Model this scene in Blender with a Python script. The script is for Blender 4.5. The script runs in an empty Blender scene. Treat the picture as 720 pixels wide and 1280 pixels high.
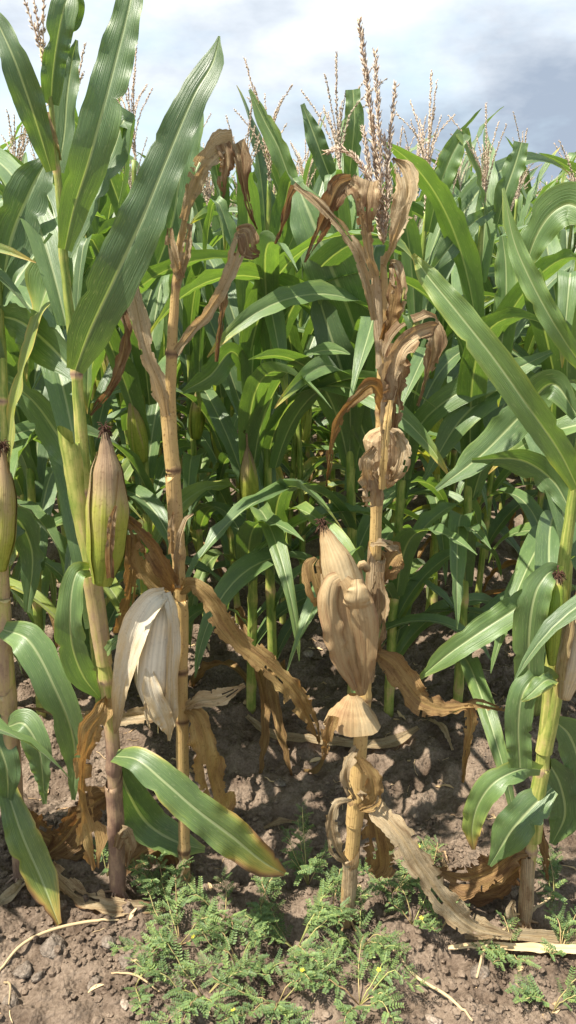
import bpy, math, random
import numpy as np
from math import radians as R, sin, cos, pi

sc = bpy.context.scene
COL = sc.collection
# ------------------------------------------------------------------ camera, sky, sun
CAMH, PITCH, FPX = 1.45, R(19.0), 967.0
cam = bpy.data.cameras.new("camera")
camo = bpy.data.objects.new("camera", cam)
COL.objects.link(camo)
camo.location = (0, 0, CAMH)
camo.rotation_euler = (pi / 2 - PITCH, 0, 0)
cam.sensor_fit = 'VERTICAL'
cam.sensor_height = 36.0
cam.lens = 36.0 * FPX / 1280.0
cam.clip_start = 0.02
cam.clip_end = 3000
sc.camera = camo

SUN_EL, SUN_AZ = R(63), R(250)            # azimuth clockwise from +Y: from behind the camera and to the left
sdir = np.array([sin(SUN_AZ) * cos(SUN_EL), cos(SUN_AZ) * cos(SUN_EL), sin(SUN_EL)])
sl = bpy.data.lights.new("sun", 'SUN')
sl.energy = 5.0
sl.angle = R(0.5)
sl.color = (1.0, 0.94, 0.83)
so = bpy.data.objects.new("sun", sl)
COL.objects.link(so)
from mathutils import Vector
so.rotation_euler = Vector(tuple(-sdir)).to_track_quat('-Z', 'Y').to_euler()

wd = bpy.data.worlds.new("World")
sc.world = wd
wd.use_nodes = True
nt = wd.node_tree
N = nt.nodes
N.clear()
def nn(t, **k):
    n = N.new(t)
    for a, b in k.items():
        setattr(n, a, b)
    return n
out = nn('ShaderNodeOutputWorld')
bg = nn('ShaderNodeBackground')
bg.inputs['Strength'].default_value = 0.13
sky = nn('ShaderNodeTexSky', sky_type='NISHITA', sun_disc=False, sun_elevation=SUN_EL, sun_rotation=SUN_AZ)
sky.air_density = 1.2
sky.dust_density = 2.0
tc = nn('ShaderNodeTexCoord')
mp = nn('ShaderNodeMapping')
mp.inputs['Scale'].default_value = (1.0, 1.0, 2.2)
mp.inputs['Location'].default_value = (17.6, 19.74, 8.69)
n1 = nn('ShaderNodeTexNoise')
n1.inputs['Scale'].default_value = 2.4
n1.inputs['Detail'].default_value = 6
n1.inputs['Roughness'].default_value = 0.58
n2 = nn('ShaderNodeTexNoise')
n2.inputs['Scale'].default_value = 2.1
n2.inputs['Detail'].default_value = 7
n2.inputs['Roughness'].default_value = 0.56
mp2 = nn('ShaderNodeMapping')
mp2.inputs['Scale'].default_value = (1.0, 1.0, 2.2)
mp2.inputs['Location'].default_value = (19.0, 18.55, 4.44)
r1 = nn('ShaderNodeValToRGB')
r1.color_ramp.elements[0].position = 0.36
r1.color_ramp.elements[1].position = 0.60
r2 = nn('ShaderNodeValToRGB')
r2.color_ramp.elements[0].position = 0.42
r2.color_ramp.elements[0].color = (1.55, 1.85, 2.3, 1)
r2.color_ramp.elements[1].position = 0.68
r2.color_ramp.elements[1].color = (4.6, 4.8, 4.95, 1)
mx = nn('ShaderNodeMix', data_type='RGBA')
hb = nn('ShaderNodeMix', data_type='RGBA')
hb.inputs[0].default_value = 0.55
hb.inputs[7].default_value = (2.8, 3.7, 4.2, 1)
lk = nt.links.new
lk(tc.outputs['Generated'], mp.inputs['Vector'])
lk(tc.outputs['Generated'], mp2.inputs['Vector'])
lk(mp.outputs[0], n1.inputs['Vector'])
lk(mp2.outputs[0], n2.inputs['Vector'])
lk(n1.outputs['Fac'], r1.inputs[0])
lk(n2.outputs['Fac'], r2.inputs[0])
lk(sky.outputs[0], hb.inputs[6])
lk(r1.outputs[0], mx.inputs[0])
lk(hb.outputs[2], mx.inputs[6])
lk(r2.outputs[0], mx.inputs[7])
lk(mx.outputs[2], bg.inputs['Color'])
lk(bg.outputs[0], out.inputs[0])
sc.view_settings.view_transform = 'Standard'
sc.view_settings.look = 'None'
sc.view_settings.exposure = 1.15
sc.view_settings.gamma = 1.0
sc.cycles.max_bounces = 7
sc.cycles.transmission_bounces = 4
sc.cycles.transparent_max_bounces = 4

# ------------------------------------------------------------------ helpers
rng = np.random.RandomState(7)
random.seed(7)
CF, SF = cos(PITCH), sin(PITCH)
def P(px, py, Y):
    """point of the plane at distance Y (metres) seen at photo position px, py"""
    x, u = (px - 360) / FPX, (640 - py) / FPX
    d = np.array([x, CF + u * SF, -SF + u * CF])
    return np.array([0, 0, CAMH]) + d * (Y / d[1])
def PG(px, py, z=0.0):
    """point of the ground seen at photo position px, py"""
    x, u = (px - 360) / FPX, (640 - py) / FPX
    d = np.array([x, CF + u * SF, -SF + u * CF])
    return np.array([0, 0, CAMH]) + d * ((z - CAMH) / d[2])
def depth(p):
    return p[1] * CF - (p[2] - CAMH) * SF
def nrm(a):
    a = np.asarray(a, float)
    return a / np.maximum(np.linalg.norm(a, axis=-1, keepdims=True), 1e-9)

def _h(ix, iy, s):
    h = (ix.astype(np.int64) * 374761393 + iy.astype(np.int64) * 668265263 + s * 974711) & 0x7fffffff
    h = ((h ^ (h >> 13)) * 1274126177) & 0x7fffffff
    h = h ^ (h >> 16)
    return (h & 0xffff) / 65535.0
def vnoise(x, y, s=0):
    x, y = np.asarray(x, float), np.asarray(y, float)
    ix, iy = np.floor(x), np.floor(y)
    fx, fy = x - ix, y - iy
    fx, fy = fx * fx * (3 - 2 * fx), fy * fy * (3 - 2 * fy)
    a, b = _h(ix, iy, s), _h(ix + 1, iy, s)
    c, d = _h(ix, iy + 1, s), _h(ix + 1, iy + 1, s)
    return (a + (b - a) * fx) * (1 - fy) + (c + (d - c) * fx) * fy
def crease(x, y, s=0):
    """piecewise-linear noise: flat facets meeting in sharp folds"""
    x, y = np.asarray(x, float), np.asarray(y, float)
    ix, iy = np.floor(x), np.floor(y)
    fx, fy = x - ix, y - iy
    a, b, c, d = _h(ix, iy, s), _h(ix + 1, iy, s), _h(ix, iy + 1, s), _h(ix + 1, iy + 1, s)
    lo = a + fx * (b - a) + fy * (d - b)
    hi = a + fy * (c - a) + fx * (d - c)
    return np.where(fx > fy, lo, hi) - 0.5
def fbm(x, y, s=0, o=4, g=0.5):
    t, a, k = 0, 1.0, 0
    for i in range(o):
        t = t + a * (vnoise(x * 2 ** i + 17.3 * i, y * 2 ** i - 9.1 * i, s + i) - 0.5)
        a *= g
    return t

def hermite(pts, n):
    """smooth curve through control points -> n samples, their parameter per control index"""
    pts = np.asarray(pts, float)
    m = len(pts)
    t = np.concatenate([[0], np.cumsum(np.maximum(np.linalg.norm(np.diff(pts, axis=0), axis=1), 1e-6))])
    tan = np.zeros_like(pts)
    for i in range(m):
        if i == 0: tan[i] = (pts[1] - pts[0]) / (t[1] - t[0])
        elif i == m - 1: tan[i] = (pts[-1] - pts[-2]) / (t[-1] - t[-2])
        else: tan[i] = (pts[i + 1] - pts[i - 1]) / (t[i + 1] - t[i - 1])
    q = np.linspace(0, t[-1], n)
    k = np.clip(np.searchsorted(t, q, side='right') - 1, 0, m - 2)
    h = (t[k + 1] - t[k])
    s = (q - t[k]) / h
    s2, h_ = s[:, None], h[:, None]
    p = ((2 * s2 ** 3 - 3 * s2 ** 2 + 1) * pts[k] + (s2 ** 3 - 2 * s2 ** 2 + s2) * h_ * tan[k]
         + (-2 * s2 ** 3 + 3 * s2 ** 2) * pts[k + 1] + (s2 ** 3 - s2 ** 2) * h_ * tan[k + 1])
    return p, q, t
def along(vals, q, t, smooth=True):
    vals = np.asarray(vals, float)
    if vals.ndim == 0 or vals.size == 1: return np.full(len(q), float(vals.ravel()[0]))
    tt = t if len(vals) == len(t) else np.linspace(0, t[-1], len(vals))
    k = np.clip(np.searchsorted(tt, q, side='right') - 1, 0, len(tt) - 2)
    s = (q - tt[k]) / (tt[k + 1] - tt[k])
    if smooth: s = 0.5 * s + 0.5 * s * s * (3 - 2 * s)
    return vals[k] + (vals[k + 1] - vals[k]) * s

class Geo:
    def __init__(s): s.v, s.f, s.uv, s.d, s.n = [], [], [], [], 0
    def add(s, v, f, uv=None, d=0.0):
        v = np.asarray(v, float)
        s.v.append(v)
        for a in (f if isinstance(f, list) else [f]):
            if len(a): s.f.append(np.asarray(a, np.int64) + s.n)
        s.uv.append(np.zeros((len(v), 2)) if uv is None else np.asarray(uv, float))
        s.d.append(np.full(len(v), d, float) if np.ndim(d) == 0 else np.asarray(d, float))
        s.n += len(v)
    def mesh(s, name, mat, base=None, smooth=True):
        v = np.concatenate(s.v)
        if base is not None: v = v - base
        me = bpy.data.meshes.new(name)
        cnt = np.concatenate([np.full(len(a), a.shape[1]) for a in s.f])
        lp = np.concatenate([a.ravel() for a in s.f])
        me.vertices.add(len(v))
        me.vertices.foreach_set('co', v.ravel())
        me.loops.add(len(lp))
        me.loops.foreach_set('vertex_index', lp)
        me.polygons.add(len(cnt))
        me.polygons.foreach_set('loop_start', np.concatenate([[0], np.cumsum(cnt)[:-1]]))
        me.polygons.foreach_set('loop_total', cnt)
        me.polygons.foreach_set('use_smooth', np.full(len(cnt), smooth))
        uv = np.concatenate(s.uv)
        ul = me.uv_layers.new(name='UVMap')
        ul.data.foreach_set('uv', uv[lp].ravel())
        at = me.attributes.new('dry', 'FLOAT', 'POINT')
        at.data.foreach_set('value', np.concatenate(s.d))
        me.materials.append(mat)
        me.update(calc_edges=True)
        return me

def link(name, me, parent=None, loc=(0, 0, 0)):
    o = bpy.data.objects.new(name, me)
    COL.objects.link(o)
    if parent is not None: o.parent = parent
    o.location = loc
    return o
def tag(o, label, cat, group=None, kind=None):
    if label: o['label'] = label
    if cat: o['category'] = cat
    if group: o['group'] = group
    if kind: o['kind'] = kind
    return o
def thing(name, loc, label, cat, group=None):
    o = bpy.data.objects.new(name, None)
    COL.objects.link(o)
    o.location = tuple(loc)
    o.empty_display_size = 0.05
    return tag(o, label, cat, group)

def grid_faces(nr, nc, wrap=False):
    r = np.arange(nr - 1)[:, None]
    c = np.arange(nc if wrap else nc - 1)[None, :]
    c2 = (c + 1) % nc
    a = np.stack([r * nc + c, r * nc + c2, (r + 1) * nc + c2, (r + 1) * nc + c], -1)
    return a.reshape(-1, 4)

US = {12: [-1, -.82, -.6, -.38, -.16, -.05, 0, .05, .16, .38, .6, .82, 1], 6: [-1, -.6, -.1, 0, .1, .6, 1], 4: [-1, -.5, 0, .5, 1], 2: [-1, 0, 1]}
def leaf_geo(g, C, W, NN, q, dry=0.0, fold=0.25, curl=0.0, ruf=0.0, rn=6, crump=0.0, nu=12, seed=0, edge=0.25, S=None, rib=0.0012, jag=0.0):
    """strip leaf: C centreline, W half widths, NN facing normals, q arc length"""
    u = np.array(US[nu])[None, :]
    n = len(C)
    T = nrm(np.gradient(C, axis=0))
    if S is None: S = nrm(np.cross(T, NN))
    NN = nrm(np.cross(S, T))
    W = W * (1 + 0.09 * fbm(q / 0.05 + seed, 0 * q, seed + 2, 3))
    w = W[:, None]
    L = q[-1]
    vv = (q / L)[:, None]
    cu = np.broadcast_to(np.asarray(curl, float).reshape(-1, 1) if np.ndim(curl) else np.full((n, 1), curl), (n, 1)) + 1e-4
    ph = u * cu / 2
    x = w * np.sin(ph) / (cu / 2)
    z = w * (1 - np.cos(ph)) / (cu / 2)
    fo = np.broadcast_to(np.asarray(fold, float).reshape(-1, 1) if np.ndim(fold) else np.full((n, 1), fold), (n, 1))
    z = z + fo * w * np.abs(u)
    x = x * np.cos(np.arctan(fo))
    rs = np.random.RandomState(seed + 11)
    p1, p2, p3 = rs.rand(3) * 6.28
    env = np.minimum(1, vv * 5) * np.minimum(1, (1 - vv) * 6)
    rn = rn * (1 + .35 * np.sin(5 * vv + p2))
    wob = np.where(u > 0, np.sin(6.283 * rn * vv + p1 + 1.3 * np.sin(9 * vv + p3)), np.sin(6.283 * rn * 0.87 * vv + p2 + 1.1 * np.sin(7 * vv + p1)))
    z = z + ruf * np.abs(u) ** 2 * wob * env
    if crump:
        z = z + crump * (1.6 * crease(u * 3.2 + seed * 3.1 + 1.2 * np.sin(vv * 5), q[:, None] / 0.07 + 0 * u, seed)
                         + 0.9 * crease(u * 2.0 + seed * 1.7 + q[:, None] / .06, q[:, None] / 0.032 + u * .6, seed + 3))
        x = x + crump * 1.2 * fbm(u * 1.5 + seed + 0 * vv, q[:, None] / 0.03 + 5 + 0 * u, seed + 40, 3) * np.abs(u)
    if jag:
        x = x * (1 + jag * (np.abs(u) > .7) * (np.abs(u) - .5) * 4 * fbm(np.sign(u) * 9 + 0 * vv, q[:, None] / 0.030 + 0 * u, seed + 5, 4, .7))
    if nu == 12 and not crump:
        for k in range(3):
            v0, sd, dep = rs.uniform(.25, .95) * L, rs.choice([-1, 1]), rs.uniform(.08, .34)
            x = x * (1 - dep * np.exp(-((q[:, None] - v0) / rs.uniform(.004, .012)) ** 2) * np.clip(u * sd * 2 - .6, 0, 1))
        x = x * (1 + .05 * np.clip(np.abs(u) * 3 - 2, 0, 1) * fbm(np.sign(u) * 5 + 0 * vv, q[:, None] / .018 + 0 * u, seed + 8, 3))
    z = z - rib * np.clip(1 - np.abs(u) * 10, 0, 1)
    V = C[:, None, :] + S[:, None, :] * x[..., None] + NN[:, None, :] * z[..., None]
    d = np.asarray(dry, float)
    d = (d[:, None] if d.ndim else d) + edge * np.abs(u) ** 4 * (0.5 + fbm(u * 0 + seed + np.sign(u) * 3, q[:, None] / 0.08 + 0 * u, seed, 3)) + 0 * vv
    uv = np.stack([np.broadcast_to(u * .5 + .5, x.shape), np.broadcast_to(q[:, None], x.shape)], -1)
    F = grid_faces(n, u.shape[1])
    if jag and nu == 12:
        rr, cc_ = np.divmod(np.arange(len(F)), nu)
        keep = np.ones(len(F), bool)
        en = fbm(q / 0.022 + seed, q * 0 + 1, seed + 21, 4, .7)[:-1]
        e2 = fbm(q / 0.026 + seed, q * 0 + 9, seed + 22, 4, .7)[:-1]
        mid_ = (rr > n * .12)
        keep &= ~((cc_ == 0) & (en[rr] > .36) & mid_) & ~((cc_ == nu - 1) & (e2[rr] > .36) & mid_)
        keep &= ~((cc_ == 1) & (en[rr] > .42) & mid_) & ~((cc_ == nu - 2) & (e2[rr] > .42) & mid_)
        for k in range(2):
            c0, r0 = rs.choice([2, 3, 8, 9]), int(n * rs.uniform(.45, .85))
            ln = int(n * rs.uniform(.08, .22))
            keep &= ~((cc_ == c0) & (rr >= r0) & (rr < r0 + ln))
        F = F[keep]
    g.add(V.reshape(-1, 3), F, uv.reshape(-1, 2), d.ravel())

def tube_geo(g, C, Rr, ns=10, d=0.0, flat=1.0, seam=None, cap=True, seed=0, ridge=0.0, q=None):
    C = np.asarray(C, float)
    n = len(C)
    T = nrm(np.gradient(C, axis=0))
    ref = np.array([0.0, -1.0, 0.12])
    A = nrm(np.cross(T, ref))
    B = nrm(np.cross(A, T))      # B faces the camera side
    th = np.linspace(0, 2 * pi, ns, endpoint=False) - pi / 2
    if seam is not None:
        th = np.linspace(seam + 0.12, seam + 2 * pi - 0.12, ns)
    Rr = np.broadcast_to(np.asarray(Rr, float), (n,))
    rr = Rr[:, None] * (1 + ridge * np.sin(th * 9 + seed)[None, :])
    V = C[:, None, :] + (A[:, None, :] * (np.cos(th) * rr)[..., None] + B[:, None, :] * (np.sin(th) * flat * rr)[..., None])
    if q is None: q = np.concatenate([[0], np.cumsum(np.linalg.norm(np.diff(C, axis=0), axis=1))])
    uv = np.stack([np.broadcast_to((th / (2 * pi) * 1.0)[None, :], V.shape[:2]), np.broadcast_to(q[:, None], V.shape[:2])], -1)
    dd = np.broadcast_to(np.asarray(d, float).reshape(-1, 1) if np.ndim(d) else np.full((n, 1), d), V.shape[:2])
    f = [grid_faces(n, ns, seam is None)]
    if cap and seam is None:
        f += [np.arange(ns)[None, ::-1], ((n - 1) * ns + np.arange(ns))[None, :]]
    g.add(V.reshape(-1, 3), f, uv.reshape(-1, 2), dd.ravel())

# ------------------------------------------------------------------ materials
def tissue(name, ramp, rough=0.45, trans=0.3, streak=0.5, spec=0.4, midrib=None, fine=60, patch=0.25, var=0.25, bump=0.25, tcol=(1.0, 1.0, 0.6), spots=0.0, vein=0.0, flecks=0.0, bdist=0.002, sheen=0.0):
    m = bpy.data.materials.new(name)
    m.use_nodes = True
    t = m.node_tree
    t.nodes.clear()
    L = t.links.new
    def nd(ty, **k):
        n = t.nodes.new(ty)
        for a, b in k.items(): setattr(n, a, b)
        return n
    def math_(op, a, b=None, c=None):
        n = nd('ShaderNodeMath', operation=op)
        for i, v in enumerate((a, b, c)):
            if v is None: continue
            if isinstance(v, (int, float)): n.inputs[i].default_value = v
            else: L(v, n.inputs[i])
        return n.outputs[0]
    uv = nd('ShaderNodeUVMap')
    uv.uv_map = 'UVMap'
    at = nd('ShaderNodeAttribute')
    at.attribute_name = 'dry'
    oi = nd('ShaderNodeObjectInfo')
    geo = nd('ShaderNodeNewGeometry')
    tco = nd('ShaderNodeTexCoord')
    m1 = nd('ShaderNodeMapping')
    m1.inputs['Scale'].default_value = (fine, 3.0, 1)
    L(uv.outputs[0], m1.inputs[0])
    off = nd('ShaderNodeCombineXYZ')
    L(math_('MULTIPLY', oi.outputs['Random'], 37.0), off.inputs[0])
    L(math_('MULTIPLY', oi.outputs['Random'], 91.0), off.inputs[1])
    L(off.outputs[0], m1.inputs['Location'])
    ns = nd('ShaderNodeTexNoise', noise_dimensions='2D')
    ns.inputs['Scale'].default_value = 1.0
    ns.inputs['Detail'].default_value = 3
    L(m1.outputs[0], ns.inputs['Vector'])
    m2 = nd('ShaderNodeMapping')
    m2.inputs['Scale'].default_value = (4.0, 14.0, 1)
    L(uv.outputs[0], m2.inputs[0])
    L(off.outputs[0], m2.inputs['Location'])
    np_ = nd('ShaderNodeTexNoise', noise_dimensions='2D')
    np_.inputs['Scale'].default_value = 1.0
    np_.inputs['Detail'].default_value = 5
    np_.inputs['Roughness'].default_value = 0.62
    L(m2.outputs[0], np_.inputs['Vector'])
    pn = math_('SUBTRACT', np_.outputs['Fac'], 0.5)
    sn = math_('SUBTRACT', ns.outputs['Fac'], 0.5)
    d = math_('ADD', at.outputs['Fac'], math_('MULTIPLY', pn, patch))
    d = math_('ADD', d, math_('MULTIPLY', sn, streak * 0.35))
    d = math_('ADD', d, math_('MULTIPLY', math_('SUBTRACT', oi.outputs['Random'], 0.5), var * 0.4))
    cr = nd('ShaderNodeValToRGB')
    el = cr.color_ramp.elements
    while len(el) < len(ramp): el.new(0.5)
    for e, (p_, c_) in zip(el, ramp):
        e.position = p_
        e.color = (*c_, 1)
    L(d, cr.inputs[0])
    hv = nd('ShaderNodeHueSaturation')
    L(cr.outputs[0], hv.inputs['Color'])
    val = math_('ADD', 1.0, math_('MULTIPLY', sn, streak))
    val = math_('ADD', val, math_('MULTIPLY', math_('SUBTRACT', oi.outputs['Random'], 0.5), var))
    val = math_('ADD', val, math_('MULTIPLY', pn, 0.35))
    L(val, hv.inputs['Value'])
    if vein:
        sx0 = nd('ShaderNodeSeparateXYZ')
        L(uv.outputs[0], sx0.inputs[0])
        wv = math_('SINE', math_('ADD', math_('MULTIPLY', sx0.outputs[0], 150.0), math_('MULTIPLY', sn, 5.0)))
        val = math_('ADD', val, math_('MULTIPLY', wv, vein))
        L(val, hv.inputs['Value'])
    col = hv.outputs[0]
    if flecks:
        m3 = nd('ShaderNodeMapping')
        m3.inputs['Scale'].default_value = (26.0, 55.0, 1)
        L(uv.outputs[0], m3.inputs[0])
        L(off.outputs[0], m3.inputs['Location'])
        nf = nd('ShaderNodeTexNoise', noise_dimensions='2D')
        nf.inputs['Scale'].default_value = 1.0
        nf.inputs['Detail'].default_value = 4
        L(m3.outputs[0], nf.inputs['Vector'])
        mr = nd('ShaderNodeMapRange')
        mr.inputs['From Min'].default_value = 0.62
        mr.inputs['From Max'].default_value = 0.76
        L(nf.outputs['Fac'], mr.inputs['Value'])
        mm = nd('ShaderNodeMix', data_type='RGBA')
        L(math_('MULTIPLY', mr.outputs[0], flecks), mm.inputs[0])
        L(col, mm.inputs[6])
        mm.inputs[7].default_value = (0.42, 0.42, 0.24, 1)
        col = mm.outputs[2]
    if midrib:
        sx = nd('ShaderNodeSeparateXYZ')
        L(uv.outputs[0], sx.inputs[0])
        du = math_('ABSOLUTE', math_('SUBTRACT', sx.outputs[0], 0.5))
        mr = nd('ShaderNodeMapRange')
        mr.inputs['From Min'].default_value = midrib[1]
        mr.inputs['From Max'].default_value = midrib[1] * 0.45
        L(du, mr.inputs['Value'])
        mm = nd('ShaderNodeMix', data_type='RGBA')
        L(math_('MULTIPLY', mr.outputs[0], midrib[2]), mm.inputs[0])
        L(col, mm.inputs[6])
        mm.inputs[7].default_value = (*midrib[0], 1)
        col = mm.outputs[2]
    if spots:
        sp = nd('ShaderNodeTexNoise')
        sp.inputs['Scale'].default_value = 160
        sp.inputs['Detail'].default_value = 3
        L(tco.outputs['Object'], sp.inputs['Vector'])
        mr = nd('ShaderNodeMapRange')
        mr.inputs['From Min'].default_value = 0.58
        mr.inputs['From Max'].default_value = 0.72
        L(sp.outputs['Fac'], mr.inputs['Value'])
        mm = nd('ShaderNodeMix', data_type='RGBA', blend_type='MULTIPLY')
        L(math_('MULTIPLY', mr.outputs[0], spots), mm.inputs[0])
        L(col, mm.inputs[6])
        mm.inputs[7].default_value = (0.35, 0.25, 0.17, 1)
        col = mm.outputs[2]
    b = nd('ShaderNodeBsdfPrincipled')
    L(col, b.inputs['Base Color'])
    rg = math_('ADD', rough, math_('MULTIPLY', pn, 0.35))
    L(rg, b.inputs['Roughness'])
    b.inputs['Specular IOR Level'].default_value = spec
    if sheen:
        b.inputs['Sheen Weight'].default_value = sheen
        b.inputs['Sheen Roughness'].default_value = 0.5
    bp = nd('ShaderNodeBump')
    bp.inputs['Strength'].default_value = bump
    bp.inputs['Distance'].default_value = bdist
    L(math_('ADD', ns.outputs['Fac'], math_('MULTIPLY', np_.outputs['Fac'], 0.8)), bp.inputs['Height'])
    L(bp.outputs[0], b.inputs['Normal'])
    o = nd('ShaderNodeOutputMaterial')
    if trans:
        tl = nd('ShaderNodeBsdfTranslucent')
        tm = nd('ShaderNodeMix', data_type='RGBA', blend_type='MULTIPLY')
        tm.inputs[0].default_value = 1
        L(col, tm.inputs[6])
        tm.inputs[7].default_value = (*tcol, 1)
        L(tm.outputs[2], tl.inputs[0])
        L(bp.outputs[0], tl.inputs['Normal'])
        mxs = nd('ShaderNodeMixShader')
        mxs.inputs[0].default_value = trans
        L(b.outputs[0], mxs.inputs[1])
        L(tl.outputs[0], mxs.inputs[2])
        L(mxs.outputs[0], o.inputs[0])
    else:
        L(b.outputs[0], o.inputs[0])
    return m

GREEN = [(0.0, (0.094, 0.160, 0.056)), (0.22, (0.135, 0.212, 0.055)), (0.42, (0.25, 0.30, 0.06)), (0.56, (0.46, 0.36, 0.08)), (0.74, (0.36, 0.20, 0.06)), (1.0, (0.15, 0.07, 0.03))]
M_leaf = tissue('green_leaf', GREEN, 0.42, 0.32, 0.42, 0.75, ((0.40, 0.45, 0.22), 0.045, 0.68), fine=42, patch=0.22, var=0.28, bump=0.5, tcol=(1.5, 1.6, 0.5), vein=0.07, flecks=0.28, sheen=0.1)
TAN = [(0.0, (0.63, 0.51, 0.33)), (0.35, (0.53, 0.40, 0.235)), (0.65, (0.31, 0.205, 0.11)), (1.0, (0.17, 0.085, 0.04))]
M_tan = tissue('dry_leaf_tan', TAN, 0.62, 0.32, 0.6, 0.25, ((0.50, 0.37, 0.19), 0.05, 0.5), fine=34, patch=1.5, var=0.3, bump=0.9, tcol=(1.1, 0.9, 0.6), spots=0.45, vein=0.14, bdist=.005)
ORANGE = [(0.0, (0.48, 0.34, 0.14)), (0.35, (0.38, 0.245, 0.10)), (0.65, (0.26, 0.158, 0.068)), (1.0, (0.13, 0.07, 0.035))]
M_orange = tissue('dry_leaf_brown', ORANGE, 0.6, 0.36, 0.55, 0.25, ((0.46, 0.32, 0.12), 0.05, 0.5), fine=34, patch=1.5, var=0.3, bump=0.9, tcol=(1.2, 0.9, 0.55), spots=0.45, vein=0.14, bdist=.005)
HUSK = [(0.0, (0.66, 0.59, 0.45)), (0.3, (0.52, 0.40, 0.225)), (0.55, (0.38, 0.26, 0.13)), (0.8, (0.26, 0.15, 0.075)), (1.0, (0.10, 0.06, 0.04))]
M_husk = tissue('dry_husk', HUSK, 0.6, 0.10, 0.5, 0.25, None, fine=40, patch=0.75, var=0.0, bump=0.8, tcol=(1.1, 0.9, 0.6), spots=0.22, vein=0.09)
GHUSK = [(0.0, (0.20, 0.28, 0.035)), (0.3, (0.36, 0.37, 0.06)), (0.5, (0.40, 0.31, 0.14)), (0.75, (0.30, 0.205, 0.115)), (1.0, (0.12, 0.07, 0.045))]
M_ghusk = tissue('green_husk', GHUSK, 0.5, 0.10, 0.55, 0.35, None, fine=38, patch=0.5, var=0.0, bump=0.8, tcol=(1.2, 1.1, 0.5), spots=0.4, vein=0.03)
STALK = [(0.0, (0.11, 0.20, 0.030)), (0.25, (0.22, 0.28, 0.055)), (0.45, (0.38, 0.37, 0.10)), (0.6, (0.45, 0.34, 0.15)), (0.8, (0.35, 0.235, 0.145)), (1.0, (0.17, 0.105, 0.075))]
M_stalk = tissue('stalk_skin', STALK, 0.42, 0.0, 0.65, 0.4, None, fine=20, patch=0.85, var=0.12, bump=0.6, spots=0.3)
DSTALK = [(0.0, (0.56, 0.39, 0.15)), (0.3, (0.46, 0.31, 0.13)), (0.6, (0.33, 0.21, 0.10)), (1.0, (0.12, 0.065, 0.035))]
M_dstalk = tissue('dry_stalk_skin', DSTALK, 0.5, 0.0, 0.45, 0.35, None, fine=30, patch=0.7, var=0.1, bump=0.8, spots=0.7)
TASS = [(0.0, (0.78, 0.68, 0.53)), (0.5, (0.66, 0.54, 0.42)), (1.0, (0.48, 0.36, 0.28))]
M_tassel = tissue('tassel_chaff', TASS, 0.7, 0.35, 0.5, 0.2, None, fine=10, patch=0.5, var=0.3, bump=0.2, tcol=(1, .9, .7))
M_silk = tissue('dry_silk', [(0, (0.05, 0.025, 0.015)), (1, (0.10, 0.05, 0.03))], 0.8, 0.0, 0.3, 0.2)
WEED = [(0.0, (0.105, 0.172, 0.068)), (0.5, (0.165, 0.225, 0.070)), (1.0, (0.36, 0.36, 0.10))]
M_weed = tissue('weed_leaf', WEED, 0.55, 0.25, 0.2, 0.3, None, fine=10, patch=0.5, var=0.5, bump=0.1, tcol=(1.3, 1.4, 0.6))
M_wstem = tissue('weed_stem', [(0, (0.30, 0.32, 0.10)), (0.5, (0.38, 0.30, 0.13)), (1, (0.30, 0.17, 0.09))], 0.6, 0.0, 0.3, 0.3, None, fine=10, patch=0.8, var=0.5)
M_flower = tissue('yellow_petal', [(0, (0.55, 0.50, 0.06)), (1, (0.5, 0.42, 0.05))], 0.6, 0.2, 0.1, 0.2)
M_straw = tissue('straw', [(0, (0.55, 0.42, 0.24)), (1, (0.33, 0.22, 0.12))], 0.65, 0.1, 0.4, 0.25, None, fine=20, patch=0.8, var=0.5)

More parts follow.
